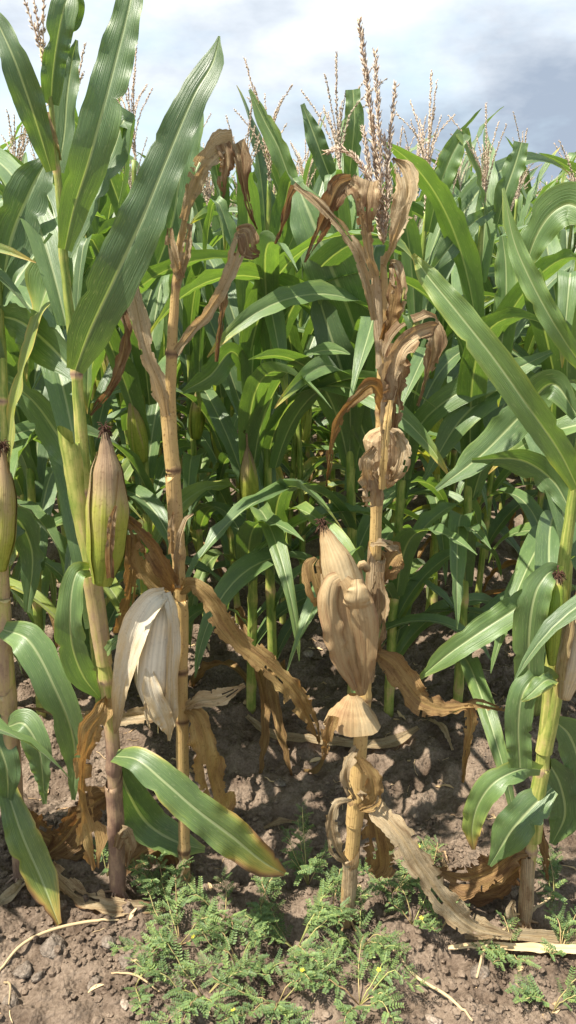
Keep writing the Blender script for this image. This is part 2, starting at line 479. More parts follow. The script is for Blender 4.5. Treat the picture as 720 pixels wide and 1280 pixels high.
def soil_mat(name, stone=False, lighten=1.0):
    m = bpy.data.materials.new(name)
    m.use_nodes = True
    t = m.node_tree
    b = t.nodes['Principled BSDF']
    L = t.links.new
    tco = t.nodes.new('ShaderNodeTexCoord')
    oi = t.nodes.new('ShaderNodeObjectInfo')
    n1 = t.nodes.new('ShaderNodeTexNoise')
    n1.inputs['Scale'].default_value = 7 if not stone else 18
    n1.inputs['Detail'].default_value = 8
    n1.inputs['Roughness'].default_value = 0.68
    n2 = t.nodes.new('ShaderNodeTexNoise')
    n2.inputs['Scale'].default_value = 140
    n2.inputs['Detail'].default_value = 6
    n2.inputs['Roughness'].default_value = 0.7
    for n in (n1, n2): L(tco.outputs['Object'], n.inputs['Vector'])
    cr = t.nodes.new('ShaderNodeValToRGB')
    e = cr.color_ramp.elements
    if stone:
        e[0].color = (0.15 * lighten, 0.115 * lighten, 0.088 * lighten, 1)
        e[1].color = (0.30 * lighten, 0.25 * lighten, 0.20 * lighten, 1)
    else:
        e[0].color = (0.090 * lighten, 0.062 * lighten, 0.043 * lighten, 1)
        e[1].color = (0.295 * lighten, 0.226 * lighten, 0.168 * lighten, 1)
    e[0].position, e[1].position = 0.33, 0.68
    L(n1.outputs['Fac'], cr.inputs[0])
    mx = t.nodes.new('ShaderNodeMix')
    mx.data_type = 'RGBA'
    mx.blend_type = 'MULTIPLY'
    mx.inputs[0].default_value = 0.8
    cr2 = t.nodes.new('ShaderNodeValToRGB')
    cr2.color_ramp.elements[0].position, cr2.color_ramp.elements[1].position = 0.3, 0.62
    cr2.color_ramp.elements[0].color = (0.48, 0.44, 0.41, 1)
    cr2.color_ramp.elements[1].color = (1.1, 1.1, 1.1, 1)
    L(n2.outputs['Fac'], cr2.inputs[0])
    L(cr.outputs[0], mx.inputs[6])
    L(cr2.outputs[0], mx.inputs[7])
    L(mx.outputs[2], b.inputs['Base Color'])
    b.inputs['Roughness'].default_value = 0.93
    b.inputs['Specular IOR Level'].default_value = 0.15
    bp = t.nodes.new('ShaderNodeBump')
    n3 = t.nodes.new('ShaderNodeTexVoronoi')
    n3.inputs['Scale'].default_value = 95
    L(tco.outputs['Object'], n3.inputs['Vector'])
    ad = t.nodes.new('ShaderNodeMath')
    ad.operation = 'SUBTRACT'
    L(n2.outputs['Fac'], ad.inputs[0])
    L(n3.outputs['Distance'], ad.inputs[1])
    bp.inputs['Strength'].default_value = 0.9
    bp.inputs['Distance'].default_value = 0.007
    L(ad.outputs[0], bp.inputs['Height'])
    L(bp.outputs[0], b.inputs['Normal'])
    return m
M_soil = soil_mat('field_soil')
M_stone = soil_mat('stone', True)
M_white = soil_mat('pale_stone', True, 1.75)
M_clod = soil_mat('soil_crumb', False, 1.12)

# ------------------------------------------------------------------ ground
def gh(x, y):
    x, y = np.asarray(x, float), np.asarray(y, float)
    near = np.clip((6 - y) / 3, 0, 1)
    row = 0.018 * np.exp(-((y - 1.38) / 0.10) ** 2) + 0.018 * np.exp(-((y - 2.15) / 0.12) ** 2)
    h = row + 0.035 * fbm(x / 0.34, y / 0.34, 3, 3)
    c = fbm(x / 0.07, y / 0.07, 21, 4, 0.62)
    h = h + near * (0.036 * c + 0.016 * np.abs(fbm(x / 0.026, y / 0.026, 31, 3)) + 0.006 * crease(x / .02, y / .02, 9))
    return h - 0.006
def axis(lo, hi, step, far, grow=1.18):
    a = list(np.arange(lo, hi + step / 2, step))
    s, p, right = step, hi, []
    while p < far:
        s *= grow
        p += s
        right.append(p)
    s, p, left = step, lo, []
    while p > -far:
        s *= grow
        p -= s
        left.append(p)
    return np.array(left[::-1] + a + right)
gx = axis(-1.15, 1.15, 0.0075, 900, 1.12)
gy = axis(0.85, 3.0, 0.0075, 900, 1.12)
X, Yg = np.meshgrid(gx, gy)
Z = gh(X, Yg)
g = Geo()
g.add(np.stack([X, Yg, Z], -1).reshape(-1, 3), grid_faces(len(gy), len(gx)))
tag(link('ground', g.mesh('ground', M_soil)), 'dry crumbly brown field soil under the corn', 'soil', None, 'structure')

# stones and crumbs
def rock_geo(g, c, r, seed, sub=1):
    """irregular lump"""
    ns, nr = (6, 4) if sub == 1 else (14, 10)
    th = np.linspace(0, 2 * pi, ns, endpoint=False)
    ph = np.linspace(-pi / 2, pi / 2, nr)
    P_, T_ = np.meshgrid(ph, th, indexing='ij')
    d = np.stack([np.cos(P_) * np.cos(T_), np.cos(P_) * np.sin(T_), np.sin(P_)], -1)
    rs = np.random.RandomState(seed)
    k = np.ones(d.shape[:2])
    for i in range(6 if sub == 1 else 12):
        a = nrm(rs.randn(3))
        k = np.minimum(k, (0.62 + 0.38 * rs.rand()) / np.maximum(d @ a, 0.05))
    k = np.minimum(k, 1.2)
    sc_ = np.array([1, 0.6 + 0.5 * rs.rand(), 0.5 + 0.35 * rs.rand()]) * r
    v = d * k[..., None] * sc_
    if sub > 1:
        v = v + (r * 0.30) * fbm(d[..., 0] * 2.5 + seed, d[..., 1] * 2.5 + d[..., 2] * 2, seed, 3)[..., None] * d
    a = rs.rand() * 6.28
    rot = np.array([[cos(a), -sin(a), 0], [sin(a), cos(a), 0], [0, 0, 1]])
    v = v @ rot.T + c
    g.add(v.reshape(-1, 3), grid_faces(nr, ns, True))
g = Geo()
rs = np.random.RandomState(5)
n_cl = 0
while n_cl < 14000:
    x, y = rs.uniform(-1.3, 1.3), rs.uniform(0.9, 3.4) if rs.rand() < .5 else rs.uniform(0.95, 1.7)
    if abs(x) > 0.5 * y + 0.15: continue
    if fbm(x / 0.12, y / 0.12, 77, 3) < rs.uniform(-0.35, 0.25): continue
    r = 0.0018 + 0.0105 * rs.rand() ** 4
    rock_geo(g, np.array([x, y, float(gh(x, y)) + r * 0.25]), r, rs.randint(1 << 30))
    n_cl += 1
tag(link('soil_crumbs', g.mesh('soil_crumbs', M_clod, None, False)), 'loose brown soil crumbs scattered over the ground', 'soil', None, 'stuff')

STONES = [  # photo position, radius px, pale, label
    (30, 1217, 15, 0, 'angular grey brown stone near the bottom left corner'),
    (48, 1224, 10, 0, 'small rounded lump beside the angular stone at bottom left'),
    (68, 1190, 19, 0, 'largest flat grey clod on the bare soil at left'),
    (158, 1204, 12, 0, 'upright pale tan stone right of the largest clod'),
    (158, 1265, 10, 1, 'pale shard of stone at the bottom edge left of the weeds'),
    (14, 1255, 13, 0, 'round clod lowest at the left edge of the photo'),
    (120, 1236, 13, 0, 'dull clod between the pale shard and the angular stone'),
    (137, 1188, 11, 0, 'tan clod just above the upright pale stone'),
    (542, 1275, 12, 1, 'bright white stone at the bottom edge right of centre'),
    (393, 1276, 9, 1, 'small whitish stone at the bottom among the weeds'),
    (385, 818, 7, 1, 'small pale stone on shaded soil left of the brown ear'),
    (82, 802, 6, 1, 'small white stone on shaded soil behind the leftmost plants'),
    (610, 815, 6, 1, 'white pebble on shaded soil right of the drooping green leaf'),
    (205, 1190, 10, 0, 'brown clod at the left edge of the weed patch'),
    (655, 1245, 16, 0, 'brown clod on bare soil at the lower right'),
    (600, 1220, 15, 0, 'crumbly clod beside the long dry leaf at lower right'),
    (350, 985, 9, 0, 'dull clod on shaded soil between the two brown plants'),
    (470, 1015, 8, 0, 'small clod behind the stalk of the brown plant'),
]
for i, (px, py, rp, pale, lab) in enumerate(STONES):
    c = PG(px, py)
    c = np.array([c[0], c[1], float(gh(c[0], c[1]))])
    r = rp * depth(c) / FPX
    g = Geo()
    rock_geo(g, np.array([0, 0, r * 0.18]), r, 100 + i, 2)
    o = link('stone' if pale or i in (0, 3) else 'soil_clod', g.mesh('stone', M_white if pale else M_stone), None, tuple(c))
    tag(o, lab, 'stone' if pale or i in (0, 3) else 'clod', 'stones and clods on the soil')

# ------------------------------------------------------------------ hero plants, traced part by part
ROW1 = 1.37
class Plant:
    def __init__(s, bx, by, label, Y=None, name='corn_plant', group='corn plants in the front row'):
        b = PG(bx, by) if Y is None else P(bx, by, Y)
        s.Y = b[1]
        b[2] = float(gh(b[0], b[1]))
        s.base = b
        s.root = thing(name, b, label, 'corn plant', group)
        s.k = 0
    def pts(s, pp):
        r = []
        for p in pp:
            a = P(p[0], p[1], s.Y + (p[2] if len(p) > 2 else 0))
            if a[2] < float(gh(a[0], a[1])) + .006 and p is not pp[0]:
                a = PG(p[0], p[1])
                a[2] = float(gh(a[0], a[1])) + .010
            r.append(a)
        return np.array(r)
    def obj(s, name, g, mat, parent=None, smooth=True):
        return link(name, g.mesh(name, mat, s.base, smooth), parent or s.root)
    def leaf(s, pp, w, mat, dry=0.0, roll=0.0, name='leaf', fold=0.2, curl=0.0, ruf=0.004, rn=3.4, crump=0.0, nv=40, nu=12, edge=0.25, side=None, jag=0.0, parent=None, label=None):
        nv = max(nv, 64) if mat is M_leaf else int(nv * 1.7)
        s.k += 1
        C0 = s.pts(pp)
        C, q, t = hermite(C0, nv)
        dp = C[:, 1] * CF - (C[:, 2] - CAMH) * SF
        W = along(w, q, t) / 2 / FPX * dp
        NNv = nrm(np.array([0, 0, CAMH]) - C)
        T = nrm(np.gradient(C, axis=0))
        ro = np.radians(along(roll, q, t))
        S0 = nrm(np.cross(T, NNv))
        Nn = nrm(np.cross(S0, T))
        S = S0 * np.cos(ro)[:, None] + Nn * np.sin(ro)[:, None]
        if crump and not jag and mat is not M_husk: jag = .22
        if side is not None:      # explicit side directions in the plane facing the camera (degrees), for folds
            a = np.radians(along(side, q, t))
            S = nrm(np.stack([np.cos(a), 0.12 * np.sin(a), np.sin(a)], -1))
        Nv = nrm(np.cross(S, T))
        g = Geo()
        cu = along(curl, q, t) if np.ndim(curl) else curl
        fo = along(fold, q, t) if np.ndim(fold) else fold
        leaf_geo(g, C, W, Nv, q, along(dry, q, t) if np.ndim(dry) else np.full(nv, float(dry)), fo, cu, ruf, rn, crump, nu, s.k * 7 + int(abs(pp[0][0])), edge, S if side is not None else None, 0.0012, jag)
        o = s.obj(name, g, mat, parent)
        if label: o['label'] = label
        return o
    def stalk(s, pp, w, mat, dry, nodes=(), nv=150, name='stalk', nw=0.22, nd_=0.6):
        C, q, t = hermite(s.pts(pp), nv)
        dp = C[:, 1] * CF - (C[:, 2] - CAMH) * SF
        W = along(w, q, t) / 2 / FPX * dp * 0.80
        d = along(dry, q, t)
        scr = np.array([640 - FPX * ((c[1] * SF + (c[2] - CAMH) * CF) / depth(c)) for c in C])
        for ny in nodes:
            e = np.exp(-((scr - ny) / 5.0) ** 2)
            W = W * (1 + nw * e)
            d = d + nd_ * np.exp(-((scr - ny - 1) / 2.6) ** 2)
        W = W * (1 + 0.05 * fbm(q / 0.03, q * 0, s.k + 3, 3))
        C = C + np.stack([0.003 * fbm(q / 0.06, q * 0 + 3, 5 + s.k, 2), 0 * q, 0 * q], -1)
        g = Geo()
        tube_geo(g, C, W, 16, d, 0.85, ridge=0.025)
        return s.obj(name, g, mat)
    def roots(s, dry, mat, n=7, r=.018):
        rs = np.random.RandomState(int(abs(s.base[0]) * 1000))
        g = Geo()
        for i in range(n):
            a = i * 6.283 / n + rs.uniform(-.3, .3)
            d = np.array([cos(a), sin(a), 0])
            e = s.base + d * r * rs.uniform(1.6, 2.6)
            e[2] = float(gh(e[0], e[1])) - .006
            cc, _, _ = hermite([s.base + d * .006 + [0, 0, rs.uniform(.025, .05)], s.base + d * r + [0, 0, .018], e], 8)
            tube_geo(g, cc, np.linspace(.0035, .0022, 8), 6, dry)
        return s.obj('brace_roots', g, mat)
    def sheath(s, pp, w, mat, dry, seam=-1.9, name='sheath', tilt=0.02, crump=0.0):
        """leaf sheath wrapped round the stalk, open along one seam, with a slanted upper rim"""
        s.k += 1
        C, q, t = hermite(s.pts(pp), 26)
        dp = C[:, 1] * CF - (C[:, 2] - CAMH) * SF
        W = along(w, q, t) / 2 / FPX * dp * 0.76
        g = Geo()
        tube_geo(g, C, W, 18, along(dry, q, t), 0.9, seam=seam, cap=False, q=q, seed=s.k)
        v = g.v[0].reshape(26, 18, 3)
        cc = C[:, None, :]
        f = 1 + 0.14 * fbm(np.linspace(0, 4, 18)[None, :] + s.k + 0 * q[:, None], q[:, None] / 0.05 + 0 * v[..., 0], s.k, 3) + crump * 2 * fbm(np.linspace(0, 7, 18)[None, :] + s.k + 0 * q[:, None], q[:, None] / 0.02 + 0 * v[..., 0], s.k + 9, 3)
        lap = np.linspace(-1, 1, 18)
        f = f * (1 + 0.10 * np.clip(lap, 0, 1) ** 3)[None, :]
        v = cc + (v - cc) * f[..., None]
        v[-1, :, 2] += tilt * np.sin(np.linspace(0, 6.28, 18) + s.k)
        g.v[0] = v.reshape(-1, 3)
        return s.obj(name, g, mat)
    def ear(s, pp, w, mat, dry, layers=5, silk=True, seedk=0, flare=0.0, name='ear', open_=0.5):
        """ear in its husk: a shaped body with overlapping husk leaves as children"""
        s.k += 1
        C, q, t = hermite(s.pts(pp), 34)
        dp = C[:, 1] * CF - (C[:, 2] - CAMH) * SF
        W = along(w, q, t) / 2 / FPX * dp
        d = along(dry, q, t)
        g = Geo()
        tube_geo(g, C, W * 0.96, 20, d, 0.92, ridge=0.012, seed=s.k)
        body = s.obj(name, g, mat)
        T = nrm(np.gradient(C, axis=0))
        A = nrm(np.cross(T, np.array([0, -1.0, .12])))
        B = nrm(np.cross(A, T))
        rs = np.random.RandomState(seedk + 3)
        for i in range(layers):
            th0 = -pi / 2 + (i - (layers - 1) / 2) * 0.95 + rs.uniform(-.2, .2) + pi
            half = rs.uniform(0.62, 0.9)
            top = rs.uniform(0.72, 1.0)
            m, nc = 26, 9
            gg = Geo()
            vs, uvs, ds = [], [], []
            for a in range(m):
                s_ = a / (m - 1) * top
                f = s_ * 33
                k0 = min(int(f), 32)
                fr = f - k0
                c = C[k0] * (1 - fr) + C[k0 + 1] * fr
                wr = W[k0] * (1 - fr) + W[k0 + 1] * fr
                e = a / (m - 1)
                hw = half * (1 - e ** 2.5 * 0.85)
                lift = 1.03 + 0.03 * (i % 3) + flare * max(0, e - 0.75) * 3
                for b_ in range(nc):
                    u = -1 + 2 * b_ / (nc - 1)
                    th = th0 + hw * u
                    r = wr * (lift + 0.05 * u * u * e + 0.05 * float(fbm(u * 2 + i * 3, e * 6, i + seedk, 2)))
                    vs.append(c + A[k0] * cos(th) * r + B[k0] * -sin(th) * 0.92 * r)
                    uvs.append((u * .5 + .5, s_ * q[-1]))
                    ds.append(d[k0] + 0.10 * (rs.rand() - .5) * 0.3 + 0.14 * abs(u) ** 4 + 0.05 * (i % 2))
            gg.add(vs, grid_faces(m, nc), uvs, ds)
            s.obj('husk_leaf', gg, mat, body)
        if silk:
            gg = Geo()
            tip, ax = C[-1], T[-1]
            for i in range(60):
                a = nrm(rs.randn(3)) * 0.008
                p0 = tip - ax * 0.006
                p1 = tip + ax * rs.uniform(0, .012) + a * 0.8
                p2 = p1 + a * rs.uniform(.3, 1.5) + np.array([0, -0.002, -0.006])
                cc, _, _ = hermite([p0, p1, p2], 6)
                tube_geo(gg, cc, 0.0008, 4, 0.5)
            s.obj('silk', gg, M_silk, body)
        return body

def spikelets(g, C, q, step=0.005, ln=0.011, wd=0.0017, seed=0, axis_r=0.0011, taper=True, spread=0.45):
    rs = np.random.RandomState(seed)
    tube_geo(g, C, axis_r, 5, 0.3)
    T = nrm(np.gradient(C, axis=0))
    L = q[-1]
    nsp = int(L / step)
    base = np.array([[0, 0, 0], [1, 0, .38], [-.5, .87, .38], [-.5, -.87, .38], [0, 0, 1.0]])
    f = np.array([[0, 2, 1], [0, 3, 2], [0, 1, 3], [1, 2, 4], [2, 3, 4], [3, 1, 4]])
    for i in range(nsp):
        s = (i + rs.rand()) / nsp
        k = min(int(s * (len(C) - 1)), len(C) - 2)
        fr = s * (len(C) - 1) - k
        c = C[k] * (1 - fr) + C[k + 1] * fr
        for j in range(2):
            a = nrm(np.cross(T[k], rs.randn(3)))
            dr = nrm(T[k] + a * (spread * rs.uniform(.5, 1.5)))
            e1 = nrm(np.cross(dr, a) + 1e-3)
            e2 = np.cross(dr, e1)
            l_ = ln * rs.uniform(.75, 1.2) * (1 - 0.35 * s if taper else 1)
            v = c + a * axis_r + (base[:, :1] * e1 + base[:, 1:2] * e2) * wd * rs.uniform(.8, 1.2) + base[:, 2:3] * dr * l_
            g.add(v, f, np.stack([base[:, 0], base[:, 2] * 0.01 + i * 0.013], -1), rs.rand())
exec_hero = None
GL, TN, OR = M_leaf, M_tan, M_orange

# ---- plant A : far left edge of the front row
A = Plant(26, 1100, 'corn plant at the far left edge with pinkish drying stalk and yellow-green upright leaf')
A.roots(.9, M_stalk)
A.stalk([(26, 1100), (20, 1000), (12, 880), (6, 760), (3, 650), (6, 560), (0, 400), (-8, 250)], [22, 21, 20, 19, 17, 15, 13, 9], M_stalk, [.95, .75, .5, .7, .45, .3, .25, .2], (905, 785, 655, 500))
A.sheath([(20, 1010), (14, 920), (9, 860)], [26, 27, 28], M_stalk, [.85, .72, .62], -1.2)
A.sheath([(9, 890), (5, 800), (2, 740)], [24, 26, 28], M_stalk, [.65, .75, .55], -1.8)
A.ear([(0, 712, -.03), (4, 670, -.03), (6, 625, -.03), (4, 560, -.03)], [16, 30, 28, 6], M_ghusk, [.25, .32, .5, .7], 3)
A.leaf([(9, 605, -.02), (17, 520, -.03), (32, 445, -.03), (48, 392, -.02), (62, 350, 0), (80, 300, .03)], [16, 30, 30, 26, 60, 40], GL, [.40, .38, .36, .30, .05, 0], [72, 70, 64, 68, 20, 0], ruf=.004)
A.leaf([(4, 787, -.02), (35, 800, -.06), (66, 855, -.09), (92, 925, -.08), (92, 1000, -.06)], [22, 44, 46, 38, 6], GL, [.1, .03, 0, .03, .1], [10, -10, -15, -25, -30])
A.leaf([(10, 908, -.03), (30, 905, -.06), (48, 935, -.08), (56, 1005, -.08)], [20, 38, 34, 5], GL, [.2, .05, .05, .15], [20, 0, -10, -10])
A.leaf([(8, 985, -.02), (28, 1045, -.06), (52, 1100, -.09), (74, 1158, -.10)], [24, 42, 40, 8], GL, [.22, .30, .40, .68], [0, 5, 10, 20], edge=.8)
A.leaf([(14, 985, 0), (42, 1060, -.04), (92, 1118, -.06), (150, 1147, -.03), (208, 1146, .0)], [20, 24, 26, 26, 8], TN, [.4, .45, .45, .4, .5], [20, 40, 30, 10, 10], crump=.004, curl=1.0, ruf=.006)
A.leaf([(0, 690, .06), (20, 650, .08), (40, 690, .10), (34, 765, .10)], [16, 40, 36, 8], GL, [.05, 0, 0, 0], [0, -20, -30, -30])
A.leaf([(4, 850, .03), (-10, 900, .0), (8, 960, -.03), (10, 1010, -.03)], [20, 40, 34, 8], GL, [.0, 0, 0, 0])
A.leaf([(2, 470, 0), (-30, 400, -.03), (-50, 330, -.05)], [20, 50, 20], GL, 0.02)
A.leaf([(0, 380, 0), (14, 300, 0.02), (40, 235, .03), (64, 190, .05)], [16, 60, 56, 8], GL, [.05, 0, 0, 0], [30, 10, 10, 20])
A.leaf([(12, 1000, .05), (40, 1040, .08), (90, 1060, .08), (118, 1062, .06)], [20, 40, 40, 8], OR, [.75, .7, .75, .8], 20, crump=.005)

# ---- plant B : second from left, tall green
B = Plant(150, 1130, 'tall green corn plant with brown-topped ear and long upright leaves at left')
B.roots(.95, M_stalk)
B.stalk([(150, 1132), (146, 1030), (141, 940), (133, 850), (121, 740), (112, 650), (102, 560), (95, 470), (82, 340), (72, 220), (62, 120), (52, 60)], [21, 23, 23, 22, 22, 22, 21, 17, 14, 12, 8, 5], M_stalk, [.97, .92, .85, .40, .70, .55, .36, .30, .25, .3, .4, .5], (1090, 960, 848, 722, 612, 466, 318, 212))
B.sheath([(147, 1110), (145, 1050), (142, 975)], [26, 27, 28], M_stalk, [.98, .93, .88], -1.4, crump=.06)
B.sheath([(131, 830), (122, 770), (113, 708)], [26, 30, 32], M_stalk, [.55, .7, .62], -1.0)
B.sheath([(113, 700), (100, 625), (88, 545)], [24, 34, 38], M_stalk, [.42, .36, .34], -1.5)
B.ear([(128, 728, -.045), (132, 690, -.05), (134, 640, -.055), (134, 590, -.055), (133, 562, -.05), (131, 540, -.045)], [24, 44, 50, 38, 20, 7], M_ghusk, [.12, .14, .36, .72, .80, .9], 5, True, 2)
B.leaf([(138, 722, -.08), (137, 690, -.095), (140, 650, -.10), (145, 632, -.1)], [10, 12, 10, 4], TN, [.7, .6, .5, .6], 0, fold=.4, nv=20, name='bract', parent=None)
B.leaf([(94, 463, -.01), (112, 415, -.04), (140, 355, -.06), (175, 280, -.06), (212, 190, -.04), (243, 118, -.02), (266, 78, .0), (274, 45, .01)], [22, 52, 60, 58, 46, 38, 30, 3], GL, [.22, .04, 0, 0, 0, 0, .05, .2], [0, -5, 0, 6, 8, 10, 18, 30], fold=.10, ruf=.004, rn=4, edge=.2, nv=56)
B.leaf([(81, 312, -.01), (92, 262, -.03), (110, 205, -.05), (128, 140, -.05), (146, 70, -.03), (162, 5, -.01), (172, -50, .02)], [18, 36, 48, 50, 44, 32, 12], GL, [.2, .03, 0, 0, 0, 0, 0], [0, 0, 0, 5, 10, 12, 10], fold=.14, rn=4, nv=50)
B.leaf([(64, 214, -.01), (50, 168, -.03), (36, 125, -.05), (18, 75, -.06), (0, 35, -.05), (-16, 5, -.04)], [14, 30, 38, 36, 28, 8], GL, [.3, .05, .02, 0, 0, 0], [0, 0, 5, 10, 20, 25], fold=.12)
B.leaf([(64, 130, .0), (66, 95, -.01), (72, 50, -.02), (80, 10, -.02), (86, -8, -.01)], [20, 30, 34, 32, 24], GL, [.1, 0, 0, .02, .05], [10, 5, 0, 0, 20], fold=.2, nv=30)
B.leaf([(86, -6, -.01), (95, 4, .0), (93, 25, .01), (84, 45, .02)], [20, 22, 18, 4], GL, .05, [20, 0, 0, 0], nv=18, name='leaf_tip')
B.leaf([(72, 215, .02), (80, 170, .03), (84, 120, .04), (90, 75, .05), (96, 50, .05)], [18, 30, 34, 22, 4], GL, .02, [20, 30, 30, 20, 10])
B.leaf([(82, 320, .03), (110, 250, .06), (140, 190, .08), (156, 150, .09), (158, 200, .1), (148, 260, .1)], [18, 40, 44, 36, 26, 5], GL, 0.0, [20, 30, 20, 50, 70, 60])
B.leaf([(70, 200, .01), (64, 175, -.005), (58, 140, -.01)], [16, 18, 8], M_stalk, [.5, .6, .65], 0, curl=1.5, nv=16, name='sheath')
B.leaf([(112, 712, -.02), (96, 716, -.05), (88, 755, -.07), (90, 805, -.06), (104, 845, -.03), (124, 872, .0)], [18, 26, 34, 38, 34, 6], GL, [.25, .1, .02, .0, .0, .0], [0, -10, -25, -15, -5, 0])
B.leaf([(133, 815, -.03), (148, 800, -.04), (162, 802, -.03), (172, 815, -.02)], [14, 14, 12, 4], GL, [.3, .2, .2, .3], 30, nv=18)
B.leaf([(144, 945, -.05), (172, 950, -.09), (206, 978, -.12), (245, 1012, -.13), (290, 1046, -.12), (330, 1078, -.10), (356, 1092, -.08)], [18, 32, 43, 46, 46, 38, 8], GL, [.2, .10, .16, .24, .34, .52, .78], [30, 15, 5, 5, 0, -5, -10], fold=.12, ruf=.005, rn=4, edge=.8, nv=56)
B.leaf([(146, 950, .03), (160, 990, .06), (185, 1030, .09), (220, 1052, .1), (256, 1062, .11)], [20, 42, 50, 44, 8], GL, [.1, .05, .08, .15, .4], [0, 10, 15, 20, 20], edge=.35)
B.leaf([(132, 872, -.02), (128, 890, -.05), (112, 915, -.06), (102, 955, -.06), (104, 1000, -.06), (112, 1045, -.07), (119, 1086, -.08)], [12, 26, 30, 20, 24, 34, 12], OR, [.25, .2, .3, .35, .3, .25, .4], [20, 25, 30, 50, 30, 10, 0], crump=.006, ruf=.006, fold=.3)
B.leaf([(96, 470, .02), (60, 430, .06), (20, 400, .08), (-20, 395, .08)], [20, 60, 56, 10], GL, 0.0, [20, 30, 40, 40])
B.leaf([(108, 600, .03), (70, 540, .1), (40, 500, .12), (0, 470, .14)], [20, 56, 52, 20], GL, 0.0, [20, 40, 50, 50])
B.leaf([(146, 1060, -.02), (155, 1040, -.03), (162, 1060, -.03), (158, 1085, -.03)], [10, 16, 14, 3], TN, [.5, .4, .5, .7], 0, crump=.003, nv=16, name='sheath_scrap')
B.leaf([(148, 1090, .04), (190, 1060, .08), (220, 1075, .1), (215, 1110, .1)], [18, 44, 40, 10], OR, [.8, .7, .8, .9], 20, crump=.006)
B.leaf([(140, 990, .06), (110, 1010, .08), (80, 1050, .08), (50, 1075, .05)], [20, 40, 44, 8], OR, [.7, .75, .8, .9], 20, crump=.006)
g = Geo()
for pp in ([(56, 90), (50, 50), (44, 10), (38, -30)], [(56, 85), (54, 45), (55, 0), (58, -30)], [(55, 80), (44, 40), (32, 5), (24, -20)]):
    C, q, t = hermite(B.pts(pp), 20)
    spikelets(g, C, q, seed=len(g.v))
B.obj('tassel', g, M_tassel)

# ---- plant C : brown dried plant with the open white husk
C_ = Plant(232, 1112, 'dried brown corn plant with an open creamy white husk hanging from its stalk')
C_.roots(.6, M_dstalk)
C_.stalk([(232, 1114), (230, 1040), (228, 940), (226, 840), (225, 740), (220, 640), (216, 580), (212, 520), (214, 440), (220, 360), (226, 300), (231, 268)], [17, 18, 20, 20, 20, 20, 21, 19, 17, 14, 11, 8], M_dstalk, [.45, .4, .3, .25, .25, .35, .25, .2, .25, .3, .3, .4], (1062, 898, 838, 692, 586, 441, 354), nd_=.8)
C_.sheath([(221, 690), (218, 640), (216, 590)], [21, 23, 25], M_dstalk, [.35, .4, .3], -1.2)
C_.sheath([(216, 590), (212, 545), (209, 512)], [22, 24, 24], M_dstalk, [.2, .22, .2], -1.9)
C_.sheath([(227, 835), (227, 790), (226, 745)], [21, 23, 24], M_dstalk, [.2, .15, .1], -.7)
C_.leaf([(208, 520, -.02), (201, 485, -.04), (187, 450, -.05), (176, 410, -.05), (167, 366, -.03), (160, 330, .02)], [14, 22, 20, 22, 22, 12], TN, [.12, .1, .1, .15, .2, .4], [0, 20, 10, -10, 0, 0], crump=.003, curl=1.2, ruf=.003)
C_.leaf([(152, 385, .02), (157, 420, .0), (150, 455, -.01), (133, 490, -.01), (112, 518, .0)], [16, 18, 16, 14, 5], TN, [.75, .7, .75, .8, .9], [30, 50, 20, 40, 20], crump=.003, curl=.8)
C_.leaf([(221, 440, -.02), (240, 415, -.04), (262, 388, -.05), (284, 350, -.05), (298, 312, -.04), (302, 292, -.03)], [10, 16, 15, 15, 20, 14], TN, [.25, .2, .15, .2, .2, .3], [20, 10, -20, 10, 0, 0], crump=.003, curl=1.3, ruf=.003)
C_.leaf([(296, 292, -.03), (306, 292, -.04), (312, 312, -.04), (324, 318, -.03)], [10, 26, 24, 8], TN, [.5, .6, .7, .8], 20, crump=.004, nv=20)
C_.leaf([(292, 315, -.02), (284, 345, -.02), (277, 390, -.01), (271, 452, .0)], [14, 14, 10, 4], TN, [.6, .7, .7, .8], [0, 40, 20, 0], crump=.003, curl=1.0)
C_.leaf([(231, 275, -.01), (240, 240, -.03), (256, 205, -.05), (275, 184, -.05), (292, 178, -.04)], [12, 18, 24, 34, 30], TN, [.2, .2, .15, .15, .2], [10, 10, 10, 10, 0], crump=.004, curl=.6, ruf=.004)
C_.leaf([(278, 180, -.05), (284, 200, -.055), (281, 225, -.05), (279, 248, -.045)], [20, 22, 16, 4], TN, [.55, .65, .7, .8], 10, crump=.004, nv=24)
C_.leaf([(294, 179, -.04), (301, 198, -.05), (303, 220, -.05), (310, 255, -.04), (321, 287, -.03)], [24, 24, 14, 8, 3], TN, [.45, .6, .65, .7, .8], 10, crump=.004, nv=28)
C_.leaf([(226, 348, -.01), (216, 318, -.02), (212, 285, -.01)], [12, 18, 10], TN, [.2, .3, .4], 0, crump=.003, curl=1.6, nv=20, name='sheath')
C_.leaf([(222, 355, -.005), (232, 320, -.02), (238, 280, -.01)], [12, 14, 8], TN, [.2, .25, .4], 0, crump=.003, curl=1.6, nv=20, name='sheath')
C_.leaf([(220, 738, -.02), (207, 712, -.05), (190, 684, -.06), (170, 660, -.06), (144, 634, -.05)], [14, 32, 30, 22, 3], OR, [.4, .55, .55, .5, .6], [0, 10, 20, 10, 0], crump=.004, fold=.5)
C_.leaf([(214, 742, -.01), (190, 726, -.02), (174, 700, -.02), (168, 668, -.01)], [18, 30, 28, 8], OR, [.2, .15, .2, .4], [0, 0, 10, 0], crump=.004)
C_.leaf([(161, 668, .03), (165, 700, .03), (162, 745, .03), (153, 792, .04)], [10, 18, 20, 24], OR, [.4, .3, .35, .3], [0, 0, 10, 0], crump=.003)
C_.leaf([(214, 692, -.02), (214, 660, -.03), (217, 640, -.03)], [8, 10, 3], TN, [.3, .3, .5], 0, curl=1.2, nv=16, name='bract')
